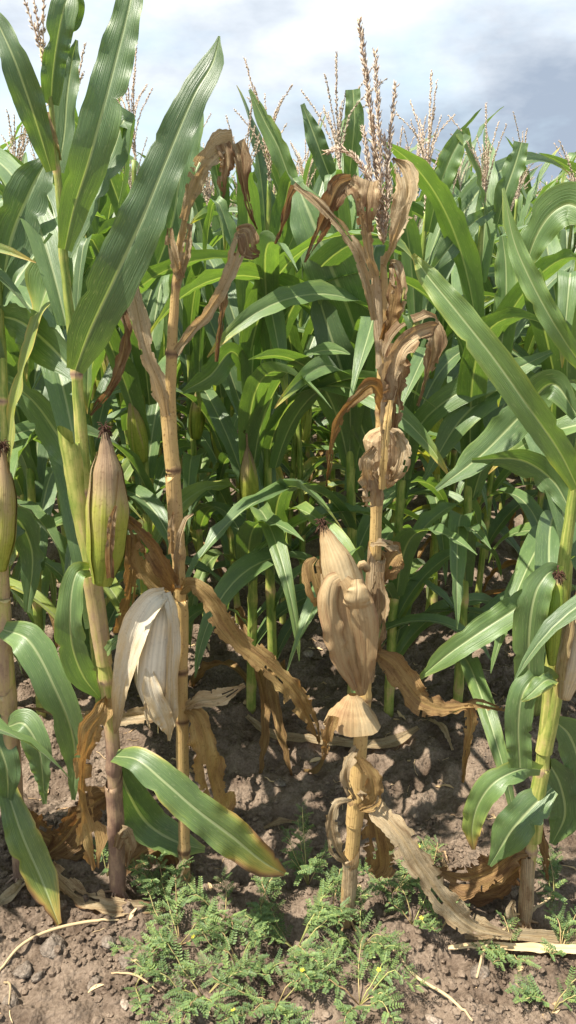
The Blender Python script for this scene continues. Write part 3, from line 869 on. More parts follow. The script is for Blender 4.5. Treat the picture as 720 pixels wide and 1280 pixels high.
C_.leaf([(222, 735, -.03), (222, 690, -.05), (232, 650, -.04), (242, 642, -.03)], [8, 9, 8, 2], TN, [.2, .3, .3, .4], [0, 30, 30, 0], curl=1.2, nv=20, name='bract')
C_.leaf([(226, 738, -.02), (242, 731, -.05), (262, 748, -.06), (282, 780, -.06), (305, 808, -.05), (335, 832, -.05), (365, 862, -.04), (388, 900, -.03), (399, 930, -.02)], [12, 18, 26, 30, 28, 26, 28, 22, 4], OR, [.1, .15, .25, .3, .25, .2, .25, .35, .5], [20, 0, -20, 10, 25, 20, 10, 20, 30], crump=.005, ruf=.006, rn=7, fold=.25, nv=56)
C_.leaf([(233, 884, -.02), (250, 876, -.03), (275, 872, -.02), (306, 856, .0)], [10, 20, 24, 5], TN, [.2, .25, .2, .3], [20, 10, 10, 10], crump=.004, curl=.6)
C_.leaf([(224, 884, .02), (190, 892, .05), (140, 897, .06), (90, 892, .06), (30, 884, .05)], [14, 22, 20, 14, 4], TN, [.35, .25, .3, .3, .4], [20, 0, 20, 10, 0], crump=.004, curl=.7)
C_.leaf([(233, 886, -.01), (246, 896, -.02), (256, 925, -.03), (262, 965, -.03), (272, 1005, -.02), (270, 1022, -.02)], [12, 24, 36, 40, 40, 20], OR, [.2, .15, .2, .3, .3, .3], [10, 0, -10, 0, 10, 0], crump=.007, ruf=.008, rn=5)
C_.leaf([(232, 1060, .0), (226, 1085, -.02), (222, 1100, -.03), (238, 1108, -.03)], [8, 12, 12, 10], TN, [.1, .1, .2, .3], 0, crump=.003, nv=18, name='sheath_scrap')
# the open husk
Yh = -.05
body = C_.ear([(205, 748, Yh), (201, 775, Yh - .01), (196, 815, Yh - .015), (194, 850, Yh - .015), (199, 885, Yh - .01), (207, 912, Yh)], [14, 44, 52, 50, 34, 10], M_husk, [.0, -.05, -.05, -.03, .06, .2], 3, False, 9, name='husk')
C_.leaf([(207, 741, Yh - .01), (190, 752, Yh - .035), (173, 780, Yh - .045), (160, 820, Yh - .045), (150, 862, Yh - .04), (146, 905, Yh - .03), (144, 917, Yh - .03)], [16, 34, 42, 34, 22, 11, 3], M_husk, [.05, .0, .02, .08, .2, .45, .6], [0, -10, -15, -10, 0, 0, 0], curl=1.7, crump=.0015, ruf=.002, fold=0, name='husk_leaf', parent=body)
C_.leaf([(208, 741, Yh - .012), (214, 765, Yh - .035), (216, 800, Yh - .04), (214, 845, Yh - .04), (213, 890, Yh - .035), (211, 926, Yh - .03)], [12, 18, 20, 18, 20, 3], M_husk, [.05, .08, .15, .2, .22, .3], [0, 25, 25, 20, 10, 0], curl=1.5, crump=.0015, fold=0, name='husk_leaf', parent=body)
C_.leaf([(186, 835, Yh - .05), (190, 862, Yh - .058), (199, 885, Yh - .055), (209, 906, Yh - .045), (211, 920, Yh - .04)], [10, 26, 26, 20, 3], M_husk, [.08, .12, .2, .25, .35], [-10, -10, 0, 0, 0], curl=1.0, crump=.0015, fold=0, name='husk_leaf', parent=body)
C_.leaf([(184, 868, Yh - .05), (183, 890, Yh - .05), (187, 911, Yh - .05)], [8, 7, 2], M_husk, [.15, .25, .4], 0, curl=1.0, nv=16, name='husk_leaf', parent=body)

# ---- plant D : brown plant in the middle
D = Plant(432, 1160, 'dried brown corn plant in the middle with tassel and curled papery leaves')
D.roots(.6, M_dstalk)
D.stalk([(432, 1162), (436, 1100), (440, 1060), (445, 1000), (450, 930), (455, 880), (462, 800), (467, 720), (470, 640), (473, 590), (476, 520), (478, 440), (480, 370), (480, 320)], [17, 21, 22, 24, 22, 20, 19, 19, 18, 17, 18, 18, 15, 9], M_dstalk, [.5, .4, .3, .25, .15, .1, .2, .15, .15, .12, .2, .2, .25, .4], (1078, 1000, 872, 740, 628, 514, 440), nd_=.7)
D.sheath([(434, 1140), (438, 1090), (438, 1065)], [22, 26, 30], M_tan, [.4, .3, .25], -1.0, crump=.10)
D.sheath([(443, 1030), (447, 990), (450, 950)], [27, 28, 30], M_dstalk, [.3, .2, .15], -2.4)
D.sheath([(458, 850), (466, 760), (471, 690)], [26, 31, 30], M_tan, [.35, .4, .45], -1.0, crump=.06)
D.sheath([(477, 460), (474, 400), (470, 345)], [18, 19, 16], M_tan, [.2, .2, .3], -1.3, crump=.08)
D.leaf([(470, 345, -.01), (459, 310, -.03), (454, 265, -.04), (448, 238, -.04), (437, 228, -.03)], [10, 15, 20, 26, 22], TN, [.2, .3, .5, .5, .4], [0, 0, 0, 0, 0], crump=.004, ruf=.003)
D.leaf([(440, 224, -.02), (424, 232, -.03), (412, 258, -.03), (398, 288, -.02), (381, 328, .0)], [14, 30, 30, 18, 3], TN, [.6, .75, .78, .8, .85], [10, 0, 10, 20, 0], crump=.004, fold=.3)
D.leaf([(463, 226, -.05), (459, 250, -.06), (462, 290, -.05)], [24, 26, 8], TN, [.4, .5, .5], 0, crump=.004, nv=20)
D.leaf([(468, 400, -.03), (458, 350, -.04), (447, 318, -.05), (428, 288, -.05), (404, 260, -.05), (368, 230, -.03)], [8, 12, 14, 13, 11, 8], TN, [.15, .2, .25, .2, .25, .3], [20, 0, 10, -20, 10, 20], crump=.003, curl=.8, ruf=.003)
D.leaf([(368, 232, -.03), (360, 250, -.02), (354, 278, -.01), (344, 305, .0)], [10, 10, 8, 3], TN, [.6, .8, .85, .9], [20, 30, 30, 0], nv=20)
D.leaf([(480, 330, -.01), (492, 300, -.03), (504, 265, -.04), (510, 240, -.04), (504, 215, -.03), (491, 198, -.02)], [8, 14, 26, 32, 26, 5], TN, [.15, .12, .15, .2, .25, .4], [0, 0, 10, 10, 0, 0], crump=.005, fold=.4)
D.leaf([(482, 425, -.02), (492, 392, -.05), (500, 358, -.05), (498, 334, -.04), (488, 325, -.02)], [8, 18, 24, 18, 6], TN, [.3, .35, .4, .3, .3], [0, 15, 10, 0, 0], crump=.006, fold=.5)
D.leaf([(478, 425, -.04), (488, 400, -.06), (493, 360, -.055), (488, 330, -.04)], [10, 16, 18, 4], OR, [.5, .55, .6, .6], [0, 30, 20, 0], crump=.004)
D.leaf([(478, 600, -.05), (481, 545, -.06), (486, 490, -.06), (492, 445, -.07), (510, 420, -.07), (535, 408, -.06), (551, 408, -.05)], [8, 11, 16, 36, 40, 32, 12], TN, [.0, .0, .05, .35, .45, .45, .4], [0, 0, 0, 0, 0, -10, 0], crump=.005, fold=.25)
D.leaf([(538, 406, -.05), (543, 425, -.065), (538, 455, -.055), (530, 480, -.05), (522, 508, -.04)], [24, 24, 16, 10, 3], TN, [.45, .55, .55, .6, .6], [0, 10, 20, 30, 0], crump=.004)
D.leaf([(498, 430, -.05), (494, 470, -.06), (494, 510, -.05), (492, 535, -.05)], [24, 26, 20, 6], TN, [.5, .6, .65, .7], 20, crump=.006, jag=.4)
D.leaf([(481, 515, -.03), (474, 492, -.05), (464, 482, -.06), (446, 496, -.06), (424, 520, -.06), (414, 552, -.05), (410, 596, -.04), (408, 608, -.04)], [14, 26, 20, 14, 12, 9, 5, 3], OR, [.35, .4, .4, .4, .4, .5, .5, .6], [0, -20, -10, 20, 40, 40, 20, 0], crump=.003, fold=.4)
# papery knot round the stalk
def knot(pl, cx, cy, rx, ry, mat, dry, seed, top=1.0):
    c0 = pl.pts([(cx, cy, -.012)])[0]
    s_ = depth(c0) / FPX
    g = Geo()
    nr, ns = 13, 15
    ph = np.linspace(-1, 1, nr)
    th = np.linspace(0, 2 * pi, ns, endpoint=False)
    PH, TH = np.meshgrid(ph, th, indexing='ij')
    prof = np.sqrt(np.clip(1 - np.abs(PH) ** 2.6, 0, 1)) * (0.88 + 0.12 * PH) + 0.30
    nz = 1 + 0.55 * crease(np.cos(TH) * 1.4 + seed, np.sin(TH) * 1.4 + PH * 1.3, seed) + 0.25 * crease(TH * 1.3, PH * 3, seed + 2)
    r = prof * nz / 1.25
    v = np.stack([c0[0] + rx * s_ * r * np.cos(TH), c0[1] + rx * s_ * r * np.sin(TH), c0[2] + ry * s_ * PH + 0.004 * np.sin(TH * 3)], -1)
    g.add(v.reshape(-1, 3), grid_faces(nr, ns, True), np.stack([TH / 6.28, PH * .05], -1).reshape(-1, 2), (dry + 0.3 * fbm(TH, PH * 3, 3, 3)).ravel())
    return pl.obj('curled_leaf', g, mat, None, False)
knot(D, 481, 572, 25, 38, TN, .3, 4)
D.leaf([(470, 560, -.05), (458, 575, -.06), (460, 600, -.05), (470, 622, -.03)], [10, 24, 22, 8], TN, [.4, .35, .4, .5], [0, 20, 20, 0], crump=.006, curl=-1.2, nv=24)
D.leaf([(494, 540, -.05), (504, 565, -.06), (498, 590, -.06), (486, 602, -.04)], [10, 26, 24, 6], TN, [.3, .25, .3, .5], [0, -20, -20, 0], crump=.006, curl=-1.2, nv=24)
D.leaf([(464, 590, -.045), (468, 612, -.05), (470, 634, -.04)], [22, 36, 34], TN, [.35, .4, .4], 0, crump=.006, curl=-2.4, nv=20, jag=.3)
D.leaf([(477, 612, -.055), (480, 570, -.07), (484, 530, -.07), (488, 500, -.065)], [10, 11, 12, 10], M_dstalk, [.05, .0, .0, .1], 0, curl=-2.0, crump=.001, nv=24, name='leaf_midrib')
D.leaf([(470, 735, .0), (482, 712, .0), (494, 692, .01), (502, 690, .01)], [16, 34, 34, 26], OR, [.55, .6, .55, .5], [0, 10, 10, 0], crump=.004, nv=24)
D.leaf([(463, 680, -.02), (478, 680, -.03), (498, 688, -.02)], [6, 14, 12], TN, [.3, .35, .4], [50, 40, 50], crump=.003, nv=16)
D.leaf([(452, 862, -.02), (468, 810, -.04), (476, 760, -.03), (474, 715, -.02)], [10, 22, 24, 10], TN, [.25, .35, .45, .5], [30, 20, 20, 20], crump=.003, curl=.8)
D.leaf([(434, 800, -.02), (412, 770, -.02), (398, 738, -.02), (390, 708, -.01), (396, 698, .0)], [12, 26, 28, 24, 8], OR, [.25, .2, .2, .25, .3], [0, -10, -10, 0, 0], crump=.003, fold=.1)
earD = D.ear([(452, 866, -.04), (444, 830, -.055), (436, 780, -.06), (430, 738, -.06), (420, 700, -.055), (410, 675, -.05), (404, 658, -.045)], [12, 37, 53, 53, 41, 23, 9], M_husk, [.58, .55, .5, .44, .40, .44, .8], 5, True, 4)
D.leaf([(445, 862, -.09), (428, 825, -.11), (417, 785, -.115), (412, 750, -.11), (416, 728, -.10), (424, 722, -.095)], [8, 26, 32, 30, 24, 18], M_husk, [.66, .60, .54, .46, .42, .46], [-20, -20, -20, -20, -10, 0], crump=.002, curl=-1.2, fold=0, name='husk_leaf', parent=earD)
D.leaf([(446, 724, -.115), (447, 738, -.125), (446, 752, -.125), (446, 762, -.115)], [14, 28, 34, 38], M_husk, [.5, .36, .34, .5], 0, crump=.001, curl=-1.6, fold=0, nv=20, name='husk_leaf', parent=earD)
D.leaf([(455, 862, -.08), (458, 820, -.10), (455, 775, -.11), (446, 745, -.11), (430, 724, -.1)], [8, 26, 36, 34, 14], M_husk, [.62, .56, .5, .46, .5], [15, 10, 10, 0, 0], crump=.002, curl=-1.0, fold=0, name='husk_leaf', parent=earD)
# cap-shaped bract and the little bud above it
def cone_cap(pl, cx, ty, by, rx, mat, dry, seed):
    a = pl.pts([(cx, ty, -.02)])[0]
    b = pl.pts([(cx, by, -.02)])[0]
    s_ = depth(b) / FPX
    nr, ns = 12, 26
    g = Geo()
    e = np.linspace(0, 1, nr)
    th = np.linspace(0, 2 * pi, ns, endpoint=False)
    E, TH = np.meshgrid(e, th, indexing='ij')
    r = rx * s_ * (0.16 + 0.84 * E ** 0.85) * (1 + E * (0.16 * np.cos(2 * TH + seed) + 0.06 * np.sin(5 * TH) + 0.16 * crease(TH * 1.6, E * 1.5, seed)))
    z = a[2] + (b[2] - a[2]) * E - 0.010 * np.clip(E - .85, 0, 1) * 6 * (1 + .6 * np.sin(3 * TH)) + 0.0012 * np.sin(E * 46)
    z = z - .016 * E ** 5 * (crease(TH * 2.2, E * 0, seed + 4) + .3)
    v = np.stack([a[0] + (b[0] - a[0]) * E + r * np.cos(TH), a[1] + 0.7 * r * np.sin(TH), z], -1)
    g.add(v.reshape(-1, 3), grid_faces(nr, ns, True), np.stack([TH / 6.28, E * .05], -1).reshape(-1, 2), (dry + 0.2 * fbm(TH, E * 5, seed, 3)).ravel())
    return pl.obj('bract', g, mat)
cone_cap(D, 441, 868, 900, 33, M_husk, .58, 1)
g = Geo()
cc, q, t = hermite(D.pts([(452, 725, -.02), (449, 712, -.04), (453, 704, -.045), (459, 712, -.04)]), 14)
tube_geo(g, cc, np.linspace(3, 5, 14) / FPX * 1.4, 8, .5)
D.obj('bud', g, M_husk)
D.leaf([(416, 895, -.05), (411, 912, -.055), (408, 932, -.05), (404, 950, -.04)], [16, 18, 12, 3], OR, [.35, .4, .4, .5], [20, 0, 0, 0], crump=.003, nv=20)
D.leaf([(446, 935, -.03), (436, 950, -.06), (432, 975, -.06), (444, 1000, -.05)], [8, 15, 16, 6], TN, [.2, .25, .3, .4], [0, -30, -20, 0], crump=.004, curl=-.6, nv=24)
D.leaf([(450, 948, -.05), (466, 975, -.06), (466, 1000, -.06), (450, 1012, -.05)], [10, 22, 24, 8], OR, [.3, .3, .35, .4], [0, 15, 10, 0], crump=.005, curl=-.5, nv=24)
D.leaf([(440, 1000, -.03), (420, 1006, -.05), (414, 1030, -.05), (420, 1060, -.05), (432, 1078, -.04)], [6, 12, 18, 16, 8], TN, [.2, .25, .3, .35, .4], [20, 0, 0, 0, 0], crump=.004, curl=.4, nv=28)
D.leaf([(452, 1008, .0), (466, 1020, .01), (472, 1050, .02), (476, 1082, .03), (468, 1094, .03)], [14, 30, 36, 30, 16], OR, [.45, .45, .5, .55, .5], [0, 10, 10, 0, 0], crump=.006)
D.leaf([(448, 990, -.02), (472, 1012, -.05), (500, 1044, -.08), (526, 1086, -.09), (556, 1126, -.09), (590, 1158, -.08), (640, 1172, -.07)], [10, 26, 34, 34, 34, 24, 10], TN, [.2, .25, .25, .22, .2, .3, .35], [20, 10, 0, 10, 0, 10, 30], crump=.005, ruf=.005, fold=.3, nv=56)
D.leaf([(464, 815, .02), (488, 828, .0), (505, 850, -.02), (525, 876, -.03), (555, 886, -.03), (590, 882, -.02), (632, 888, -.0)], [12, 30, 34, 32, 26, 18, 3], OR, [.45, .4, .4, .45, .5, .45, .3], [10, 0, -10, 10, 30, 40, 20], crump=.005, ruf=.006, rn=6, fold=.25, nv=48)
D.leaf([(586, 880, -.02), (588, 905, -.02), (583, 935, -.01), (578, 978, .0)], [14, 14, 9, 3], OR, [.3, .2, .25, .4], [10, 20, 10, 0], crump=.003, nv=24)
# tassel: each branch a sub-part
tz = Geo()
cc, q, t = hermite(D.pts([(479, 306, 0), (478, 280, -.01), (474, 240, -.015), (466, 160, -.02), (457, 90, -.02), (449, 26, -.02)]), 40)
spikelets(tz, cc, q, .0015, .0150, .0014, 1, .0011, True, .52)
tas = D.obj('tassel', tz, M_tassel)
for i, pp in enumerate([[(478, 280, -.01), (477, 235, -.03), (474, 170, -.03), (469, 64, -.02)], [(479, 290, .0), (484, 230, -.02), (488, 170, -.02), (495, 106, -.01)],
                        [(477, 285, -.01), (466, 240, -.03), (450, 205, -.04), (430, 188, -.04), (408, 190, -.04)], [(477, 295, -.01), (471, 260, -.03), (462, 215, -.03), (454, 160, -.02)],
                        [(480, 300, -.02), (484, 260, -.03), (485, 220, -.03), (480, 170, -.02)]]):
    bz = Geo()
    cc, q, t = hermite(D.pts(pp), 28)
    spikelets(bz, cc, q, .0018, .0135, .0012, 10 + i, .0009, True, .52)
    D.obj('tassel_branch', bz, M_tassel, tas)

# ---- plant E : right edge, green and yellow
E = Plant(655, 1160, 'yellow-green corn plant at the right edge with a slim green ear and brown base leaves')
E.roots(.85, M_stalk)
E.stalk([(655, 1162), (660, 1090), (666, 1020), (678, 950), (686, 870), (694, 790), (703, 710), (716, 620), (728, 520), (738, 420), (748, 300)], [19, 21, 20, 21, 21, 20, 19, 17, 14, 12, 9], M_stalk, [.8, .7, .40, .34, .42, .36, .32, .30, .25, .2, .2], (1062, 962, 842, 718, 600, 450))
E.sheath([(656, 1150), (659, 1105), (661, 1062)], [23, 24, 22], M_tan, [.5, .4, .45], -1.3, crump=.08)
E.sheath([(668, 1050), (672, 1000), (680, 955)], [24, 24, 23], M_stalk, [.42, .36, .4], -1.0)
E.sheath([(680, 940), (690, 890), (696, 850)], [26, 27, 23], M_stalk, [.38, .34, .5], -2.2)
E.sheath([(694, 830), (702, 760), (709, 700)], [23, 24, 22], M_stalk, [.36, .33, .36], -1.2)
E.ear([(690, 830, -.05), (691, 800, -.055), (694, 765, -.06), (697, 738, -.055), (697, 722, -.05)], [10, 19, 23, 16, 9], M_ghusk, [.15, .05, -.02, .0, .75], 3, True, 12)
E.ear([(706, 872, -.03), (716, 830, -.03), (724, 780, -.03), (732, 730, -.03)], [16, 40, 44, 10], M_husk, [.3, .2, .22, .5], 4, False, 15)
E.leaf([(702, 850, -.05), (706, 820, -.065), (712, 790, -.065), (722, 740, -.06)], [8, 12, 12, 4], M_ghusk, [.5, .6, .6, .7], 0, curl=-1.0, nv=20, name='husk_leaf')
E.leaf([(722, 610, -.02), (700, 566, -.05), (660, 508, -.08), (615, 445, -.08), (570, 388, -.06), (535, 345, -.03), (516, 318, -.01)], [18, 34, 37, 37, 34, 25, 5], GL, [.2, .14, .14, .14, .12, .18, .45], [5, 0, -5, 0, 0, 5, 10], fold=.15, ruf=.004, rn=5, edge=.3, nv=56)
E.leaf([(738, 470, -.04), (715, 440, -.06), (690, 400, -.07), (664, 352, -.06), (642, 300, -.04), (629, 235, -.02)], [12, 22, 27, 27, 21, 4], GL, [.12, .1, .1, .1, .1, .2], [0, 10, 0, 0, 10, 30], fold=.2, nv=44)
E.leaf([(746, 330, 0), (735, 275, .0), (712, 255, .02), (688, 268, .03), (668, 300, .04), (654, 345, .05)], [14, 40, 52, 50, 40, 6], GL, [.1, .05, .05, .05, .05, .1], [40, 20, 0, -10, -10, 0], fold=.15)
E.leaf([(702, 714, -.03), (686, 716, -.055), (670, 740, -.07), (662, 785, -.07), (661, 840, -.06), (664, 868, -.05)], [14, 26, 40, 40, 36, 26], GL, [.3, .14, .1, .08, .1, .15], [30, 10, 0, 0, 0, 0], fold=.12)
E.leaf([(694, 850, -.03), (672, 845, -.06), (654, 866, -.08), (648, 905, -.08), (650, 960, -.07)], [18, 30, 34, 32, 28], GL, [.25, .1, .06, .06, .12], [40, 20, 0, 0, 0], fold=.1, ruf=.007)
E.leaf([(692, 848, -.06), (680, 852, -.085), (660, 870, -.095), (652, 876, -.09)], [16, 26, 14, 3], GL, [.2, .15, .15, .3], [-20, -20, -10, 0], nv=20, edge=.5)
E.leaf([(700, 730, .02), (672, 742, .02), (640, 764, .0), (600, 790, -.02), (560, 818, -.02), (524, 848, -.01)], [15, 30, 36, 36, 28, 5], GL, [.15, .08, .06, .07, .1, .2], [20, 10, 0, 0, 0, 0], fold=.25, nv=44)
E.leaf([(676, 962, -.02), (650, 962, -.05), (618, 978, -.07), (598, 1005, -.07), (590, 1035, -.06), (592, 1062, -.05)], [16, 26, 32, 30, 24, 5], GL, [.22, .1, .1, .15, .35, .7], [30, 15, 5, 0, -10, 0], edge=.4)
E.leaf([(690, 985, .0), (664, 1010, -.02), (640, 1038, -.03), (612, 1082, -.02)], [20, 44, 46, 6], GL, [.15, .06, .08, .15], [10, 10, 0, 10])
E.leaf([(684, 950, .03), (700, 980, .05), (706, 1020, .06), (690, 1055, .06)], [20, 44, 44, 8], GL, [.1, 0, 0, .1], [0, 20, 20, 10])
E.leaf([(692, 900, .03), (712, 920, .05), (724, 960, .06), (718, 1000, .06)], [20, 44, 44, 8], GL, [.1, 0, 0, .1], [0, 20, 20, 10])
E.leaf([(664, 1064, .0), (642, 1066, -.02), (614, 1088, .0), (578, 1098, .03), (536, 1082, .06)], [16, 28, 36, 36, 6], OR, [.55, .6, .65, .65, .7], [30, 10, 10, 20, 20], crump=.006, ruf=.006)
E.leaf([(658, 1075, .03), (630, 1100, .05), (596, 1116, .06), (565, 1110, .08)], [16, 34, 30, 6], OR, [.7, .75, .8, .8], [10, 10, 20, 20], crump=.006)
E.leaf([(672, 1030, .02), (680, 1060, .0), (684, 1100, -.01)], [10, 12, 4], OR, [.5, .5, .6], 0, crump=.003, nv=16)
E.leaf([(650, 1162, -.02), (640, 1140, -.03), (642, 1125, -.03)], [10, 14, 4], TN, [.1, .15, .3], 0, crump=.003, nv=16, name='sheath_scrap')
E.leaf([(722, 520, .02), (690, 480, .06), (650, 520, .1), (600, 570, .12), (545, 612, .14)], [18, 44, 46, 40, 6], GL, [.05, .05, .04, .03, .05], [30, 20, -10, -20, -20])
E.leaf([(714, 640, .03), (690, 600, .06), (650, 575, .08), (590, 575, .1)], [16, 40, 44, 8], GL, 0.03, [20, 30, 40, 40])

# ------------------------------------------------------------------ plants of the rows behind
def lib_leaf(e0, e1, L, W, roll, side, seed, mat, dry=0.0, nu=6, nv=20, ruf=.006, fold=.28, crump=0.0, p=1.4, name='leaf', brk=0):
    s = np.linspace(0, 1, nv)
    e = np.radians(e0 + (e1 - e0) * s ** p)
    if brk: e = np.radians(np.interp(s, [0, brk - .03, brk + .03, 1], [e0, e0 - 12, -70, -86]))
    az = np.radians(side) * s ** 1.5
    d = np.stack([np.cos(e) * np.cos(az), np.cos(e) * np.sin(az), np.sin(e)], -1)
    C = np.concatenate([[[0, 0, 0]], np.cumsum((d[1:] + d[:-1]) / 2 * L / (nv - 1), axis=0)])
    T = nrm(np.gradient(C, axis=0))
    up = np.stack([-np.sin(e) * np.cos(az), -np.sin(e) * np.sin(az), np.cos(e)], -1)
    S0 = nrm(np.cross(T, up))
    U = nrm(np.cross(S0, T))
    r = np.radians(roll) * s ** 1.3
    Nn = U * np.cos(r)[:, None] - S0 * np.sin(r)[:, None]
    w = W / 2 * np.minimum(1, .55 + 1.5 * s) * np.clip(1 - s ** 2.3, 0.01, 1) ** .8
    g = Geo()
    rs = np.random.RandomState(seed)
    dr = dry + 0.08 * s ** 6 + (0.5 * np.clip(s - .85, 0, 1) / .15 if rs.rand() < .3 else 0)
    leaf_geo(g, C, w, Nn, s * L, dr, fold, 0.15, ruf, rs.uniform(2.5, 5), crump, nu, seed, .18)
    return g
SPEC = []
r_ = np.random.RandomState(21)
for i in range(6): SPEC.append(('up', r_.uniform(72, 82), r_.uniform(5, 60), r_.uniform(.45, .6), r_.uniform(.065, .085), r_.uniform(-60, 60), r_.uniform(-25, 25), r_.uniform(1.2, 2.4)))
for i in range(8): SPEC.append(('mid', r_.uniform(64, 78), r_.uniform(-78, 10), r_.uniform(.64, .86), r_.uniform(.070, .092), r_.uniform(-80, 80), r_.uniform(-45, 45), r_.uniform(1.0, 1.7)))
for i in range(6): SPEC.append(('low', r_.uniform(45, 65), r_.uniform(-88, -60), r_.uniform(.58, .78), r_.uniform(.07, .088), r_.uniform(-50, 50), r_.uniform(-30, 30), r_.uniform(.9, 1.3)))
LIB, LIBLOW = {}, {}
GEOS = {}
for i, (ty, e0, e1, L, W, ro, si, p) in enumerate(SPEC):
    dv = 0.02 + 0.06 * r_.rand()
    LIB.setdefault(ty, []).append(lib_leaf(e0, e1, L, W, ro, si, 300 + i, M_leaf, dv, 6, 22, p=p).mesh('leaf', M_leaf))
    GEOS.setdefault(ty, []).append(lib_leaf(e0, e1, L, W, ro, si, 300 + i, M_leaf, dv, 2, 9, p=p))
for i in range(4):
    LIB['mid'].append(lib_leaf(r_.uniform(66, 76), 0, r_.uniform(.6, .75), r_.uniform(.07, .09), r_.uniform(-20, 20), r_.uniform(-20, 20), 500 + i, M_leaf, .04, 6, 26, brk=r_.uniform(.4, .65)).mesh('leaf', M_leaf))
    LIB['up'].append(lib_leaf(r_.uniform(74, 82), 0, r_.uniform(.45, .58), r_.uniform(.06, .075), r_.uniform(-20, 20), r_.uniform(-20, 20), 520 + i, M_leaf, .05, 6, 26, brk=r_.uniform(.55, .75)).mesh('leaf', M_leaf))
    LIB['low'].append(lib_leaf(r_.uniform(45, 65), r_.uniform(-88, -70), r_.uniform(.5, .7), r_.uniform(.055, .075), r_.uniform(-60, 60), r_.uniform(-30, 30), 540 + i, M_leaf, .20 + .08 * i, 6, 22, .010, p=1.0).mesh('leaf', M_leaf))
for i in range(5):
    LIB.setdefault('dry', []).append(lib_leaf(r_.uniform(20, 50), r_.uniform(-95, -80), r_.uniform(.35, .5), r_.uniform(.03, .05), r_.uniform(-90, 90), r_.uniform(-40, 40), 400 + i, M_orange, .45, 6, 22, .006, .5, .006, .7).mesh('dry_leaf', M_orange))

def lib_stalk(seed, H, nodes, lod=12):
    rs = np.random.RandomState(seed)
    n = 60 if lod > 6 else 12
    z = np.linspace(0, H, n)
    C = np.stack([0.012 * np.sin(z * 2 + seed), 0.012 * np.cos(z * 1.7 + seed) - .012 * cos(seed), z], -1)
    C = C - C[0]
    w = 0.0135 * (1 - 0.62 * (z / H) ** 1.4)
    d = 0.10 + 0.25 * np.clip(1 - z / 0.4, 0, 1) ** 2 + 0.12 * rs.rand()
    d = d + 0 * z
    for k in nodes:
        w = w * (1 + .18 * np.exp(-((z - k) / .008) ** 2))
        d = d + .4 * np.exp(-((z - k) / .006) ** 2) + .10 * np.exp(-((z - k - .03) / .03) ** 2)
    g = Geo()
    tube_geo(g, C, w, lod, d, .9)
    return g, C, z
NODEZ = [0.10, 0.20, 0.31, 0.42, 0.53, 0.64, 0.75, 0.86, 0.97, 1.07, 1.17, 1.27, 1.37, 1.46]
STK = []
for i in range(5):
    g, C, z = lib_stalk(50 + i, 1.56, NODEZ)
    STK.append((g.mesh('stalk', M_stalk), C, z))
def tassel_geo(seed, nb=7, L=.30, step=.0042, lod=1):
    rs = np.random.RandomState(seed)
    g = Geo()
    lean = rs.uniform(-.05, .05, 2)
    cc, q, t = hermite([(0, 0, 0), (lean[0] * .3, lean[1] * .3, L * .5), (lean[0], lean[1], L)], 16)
    spikelets(g, cc, q, step * .8, .0115 * lod ** .5, .0015 * lod, seed, .0011 * lod, True, .36)
    for i in range(nb):
        a = rs.rand() * 6.28
        z0 = rs.uniform(.02, .11)
        l_ = rs.uniform(.12, .22)
        sp = rs.uniform(.12, .65)
        dr = np.array([cos(a), sin(a), 0])
        p0 = np.array([0, 0, z0])
        p1 = p0 + dr * l_ * .35 * sp + np.array([0, 0, l_ * .5])
        p2 = p0 + dr * l_ * 1.0 * sp + np.array([0, 0, l_ * (1.0 - .55 * sp * rs.rand())])
        cc, q, t = hermite([p0, p1, p2], 12)
        spikelets(g, cc, q, step, .0105 * lod ** .5, .0013 * lod, seed * 31 + i, .0008 * lod, True, .38)
    return g
TAS = [tassel_geo(i + 1, 9 + i, .24 + .025 * i).mesh('tassel', M_tassel) for i in range(5)]
EARS = []
for i in range(3):
    rs = np.random.RandomState(i + 70)
    L = .24
    s = np.linspace(0, 1, 18)
    C = np.stack([.02 + .05 * s, 0 * s, L * s], -1)
    w = .026 * np.sin(np.clip(s * 1.12 + .10, 0, 1) ** .8 * pi) ** .8 + .0035
    g = Geo()
    tube_geo(g, C, w, 12, .12 + .62 * np.clip((s - .35) / .4, 0, 1) + .1 * rs.rand(), .92, ridge=.02, seed=i)
    me = g.mesh('ear', M_ghusk)
    gs = Geo()
    for k in range(14):
        a = nrm(rs.randn(3)) * .008
        cc, _, _ = hermite([C[-1] - [0, 0, .004], C[-1] + [0, 0, .012] + a, C[-1] + [0, 0, .010] + a * 2], 5)
        tube_geo(gs, cc, .0009, 3, .5)
    gh_ = Geo()
    for k in range(2):
        leaf_geo(gh_, C[:14] + np.array([w[:14] * cos(k * 2.4 - 1.9), w[:14] * sin(k * 2.4 - 1.9), 0 * w[:14]]).T * 1.05, w[:14] * .7 * np.linspace(1, .3, 14), np.tile([cos(k * 2.4 - 1.9), sin(k * 2.4 - 1.9), 0.001], (14, 1)), s[:14] * L, .15 + .5 * s[:14] ** 2, 0, -1.2, 0, 4, .002, 4, k + i)
    EARS.append((me, gh_.mesh('husk_leaf', M_ghusk), gs.mesh('silk', M_silk)))

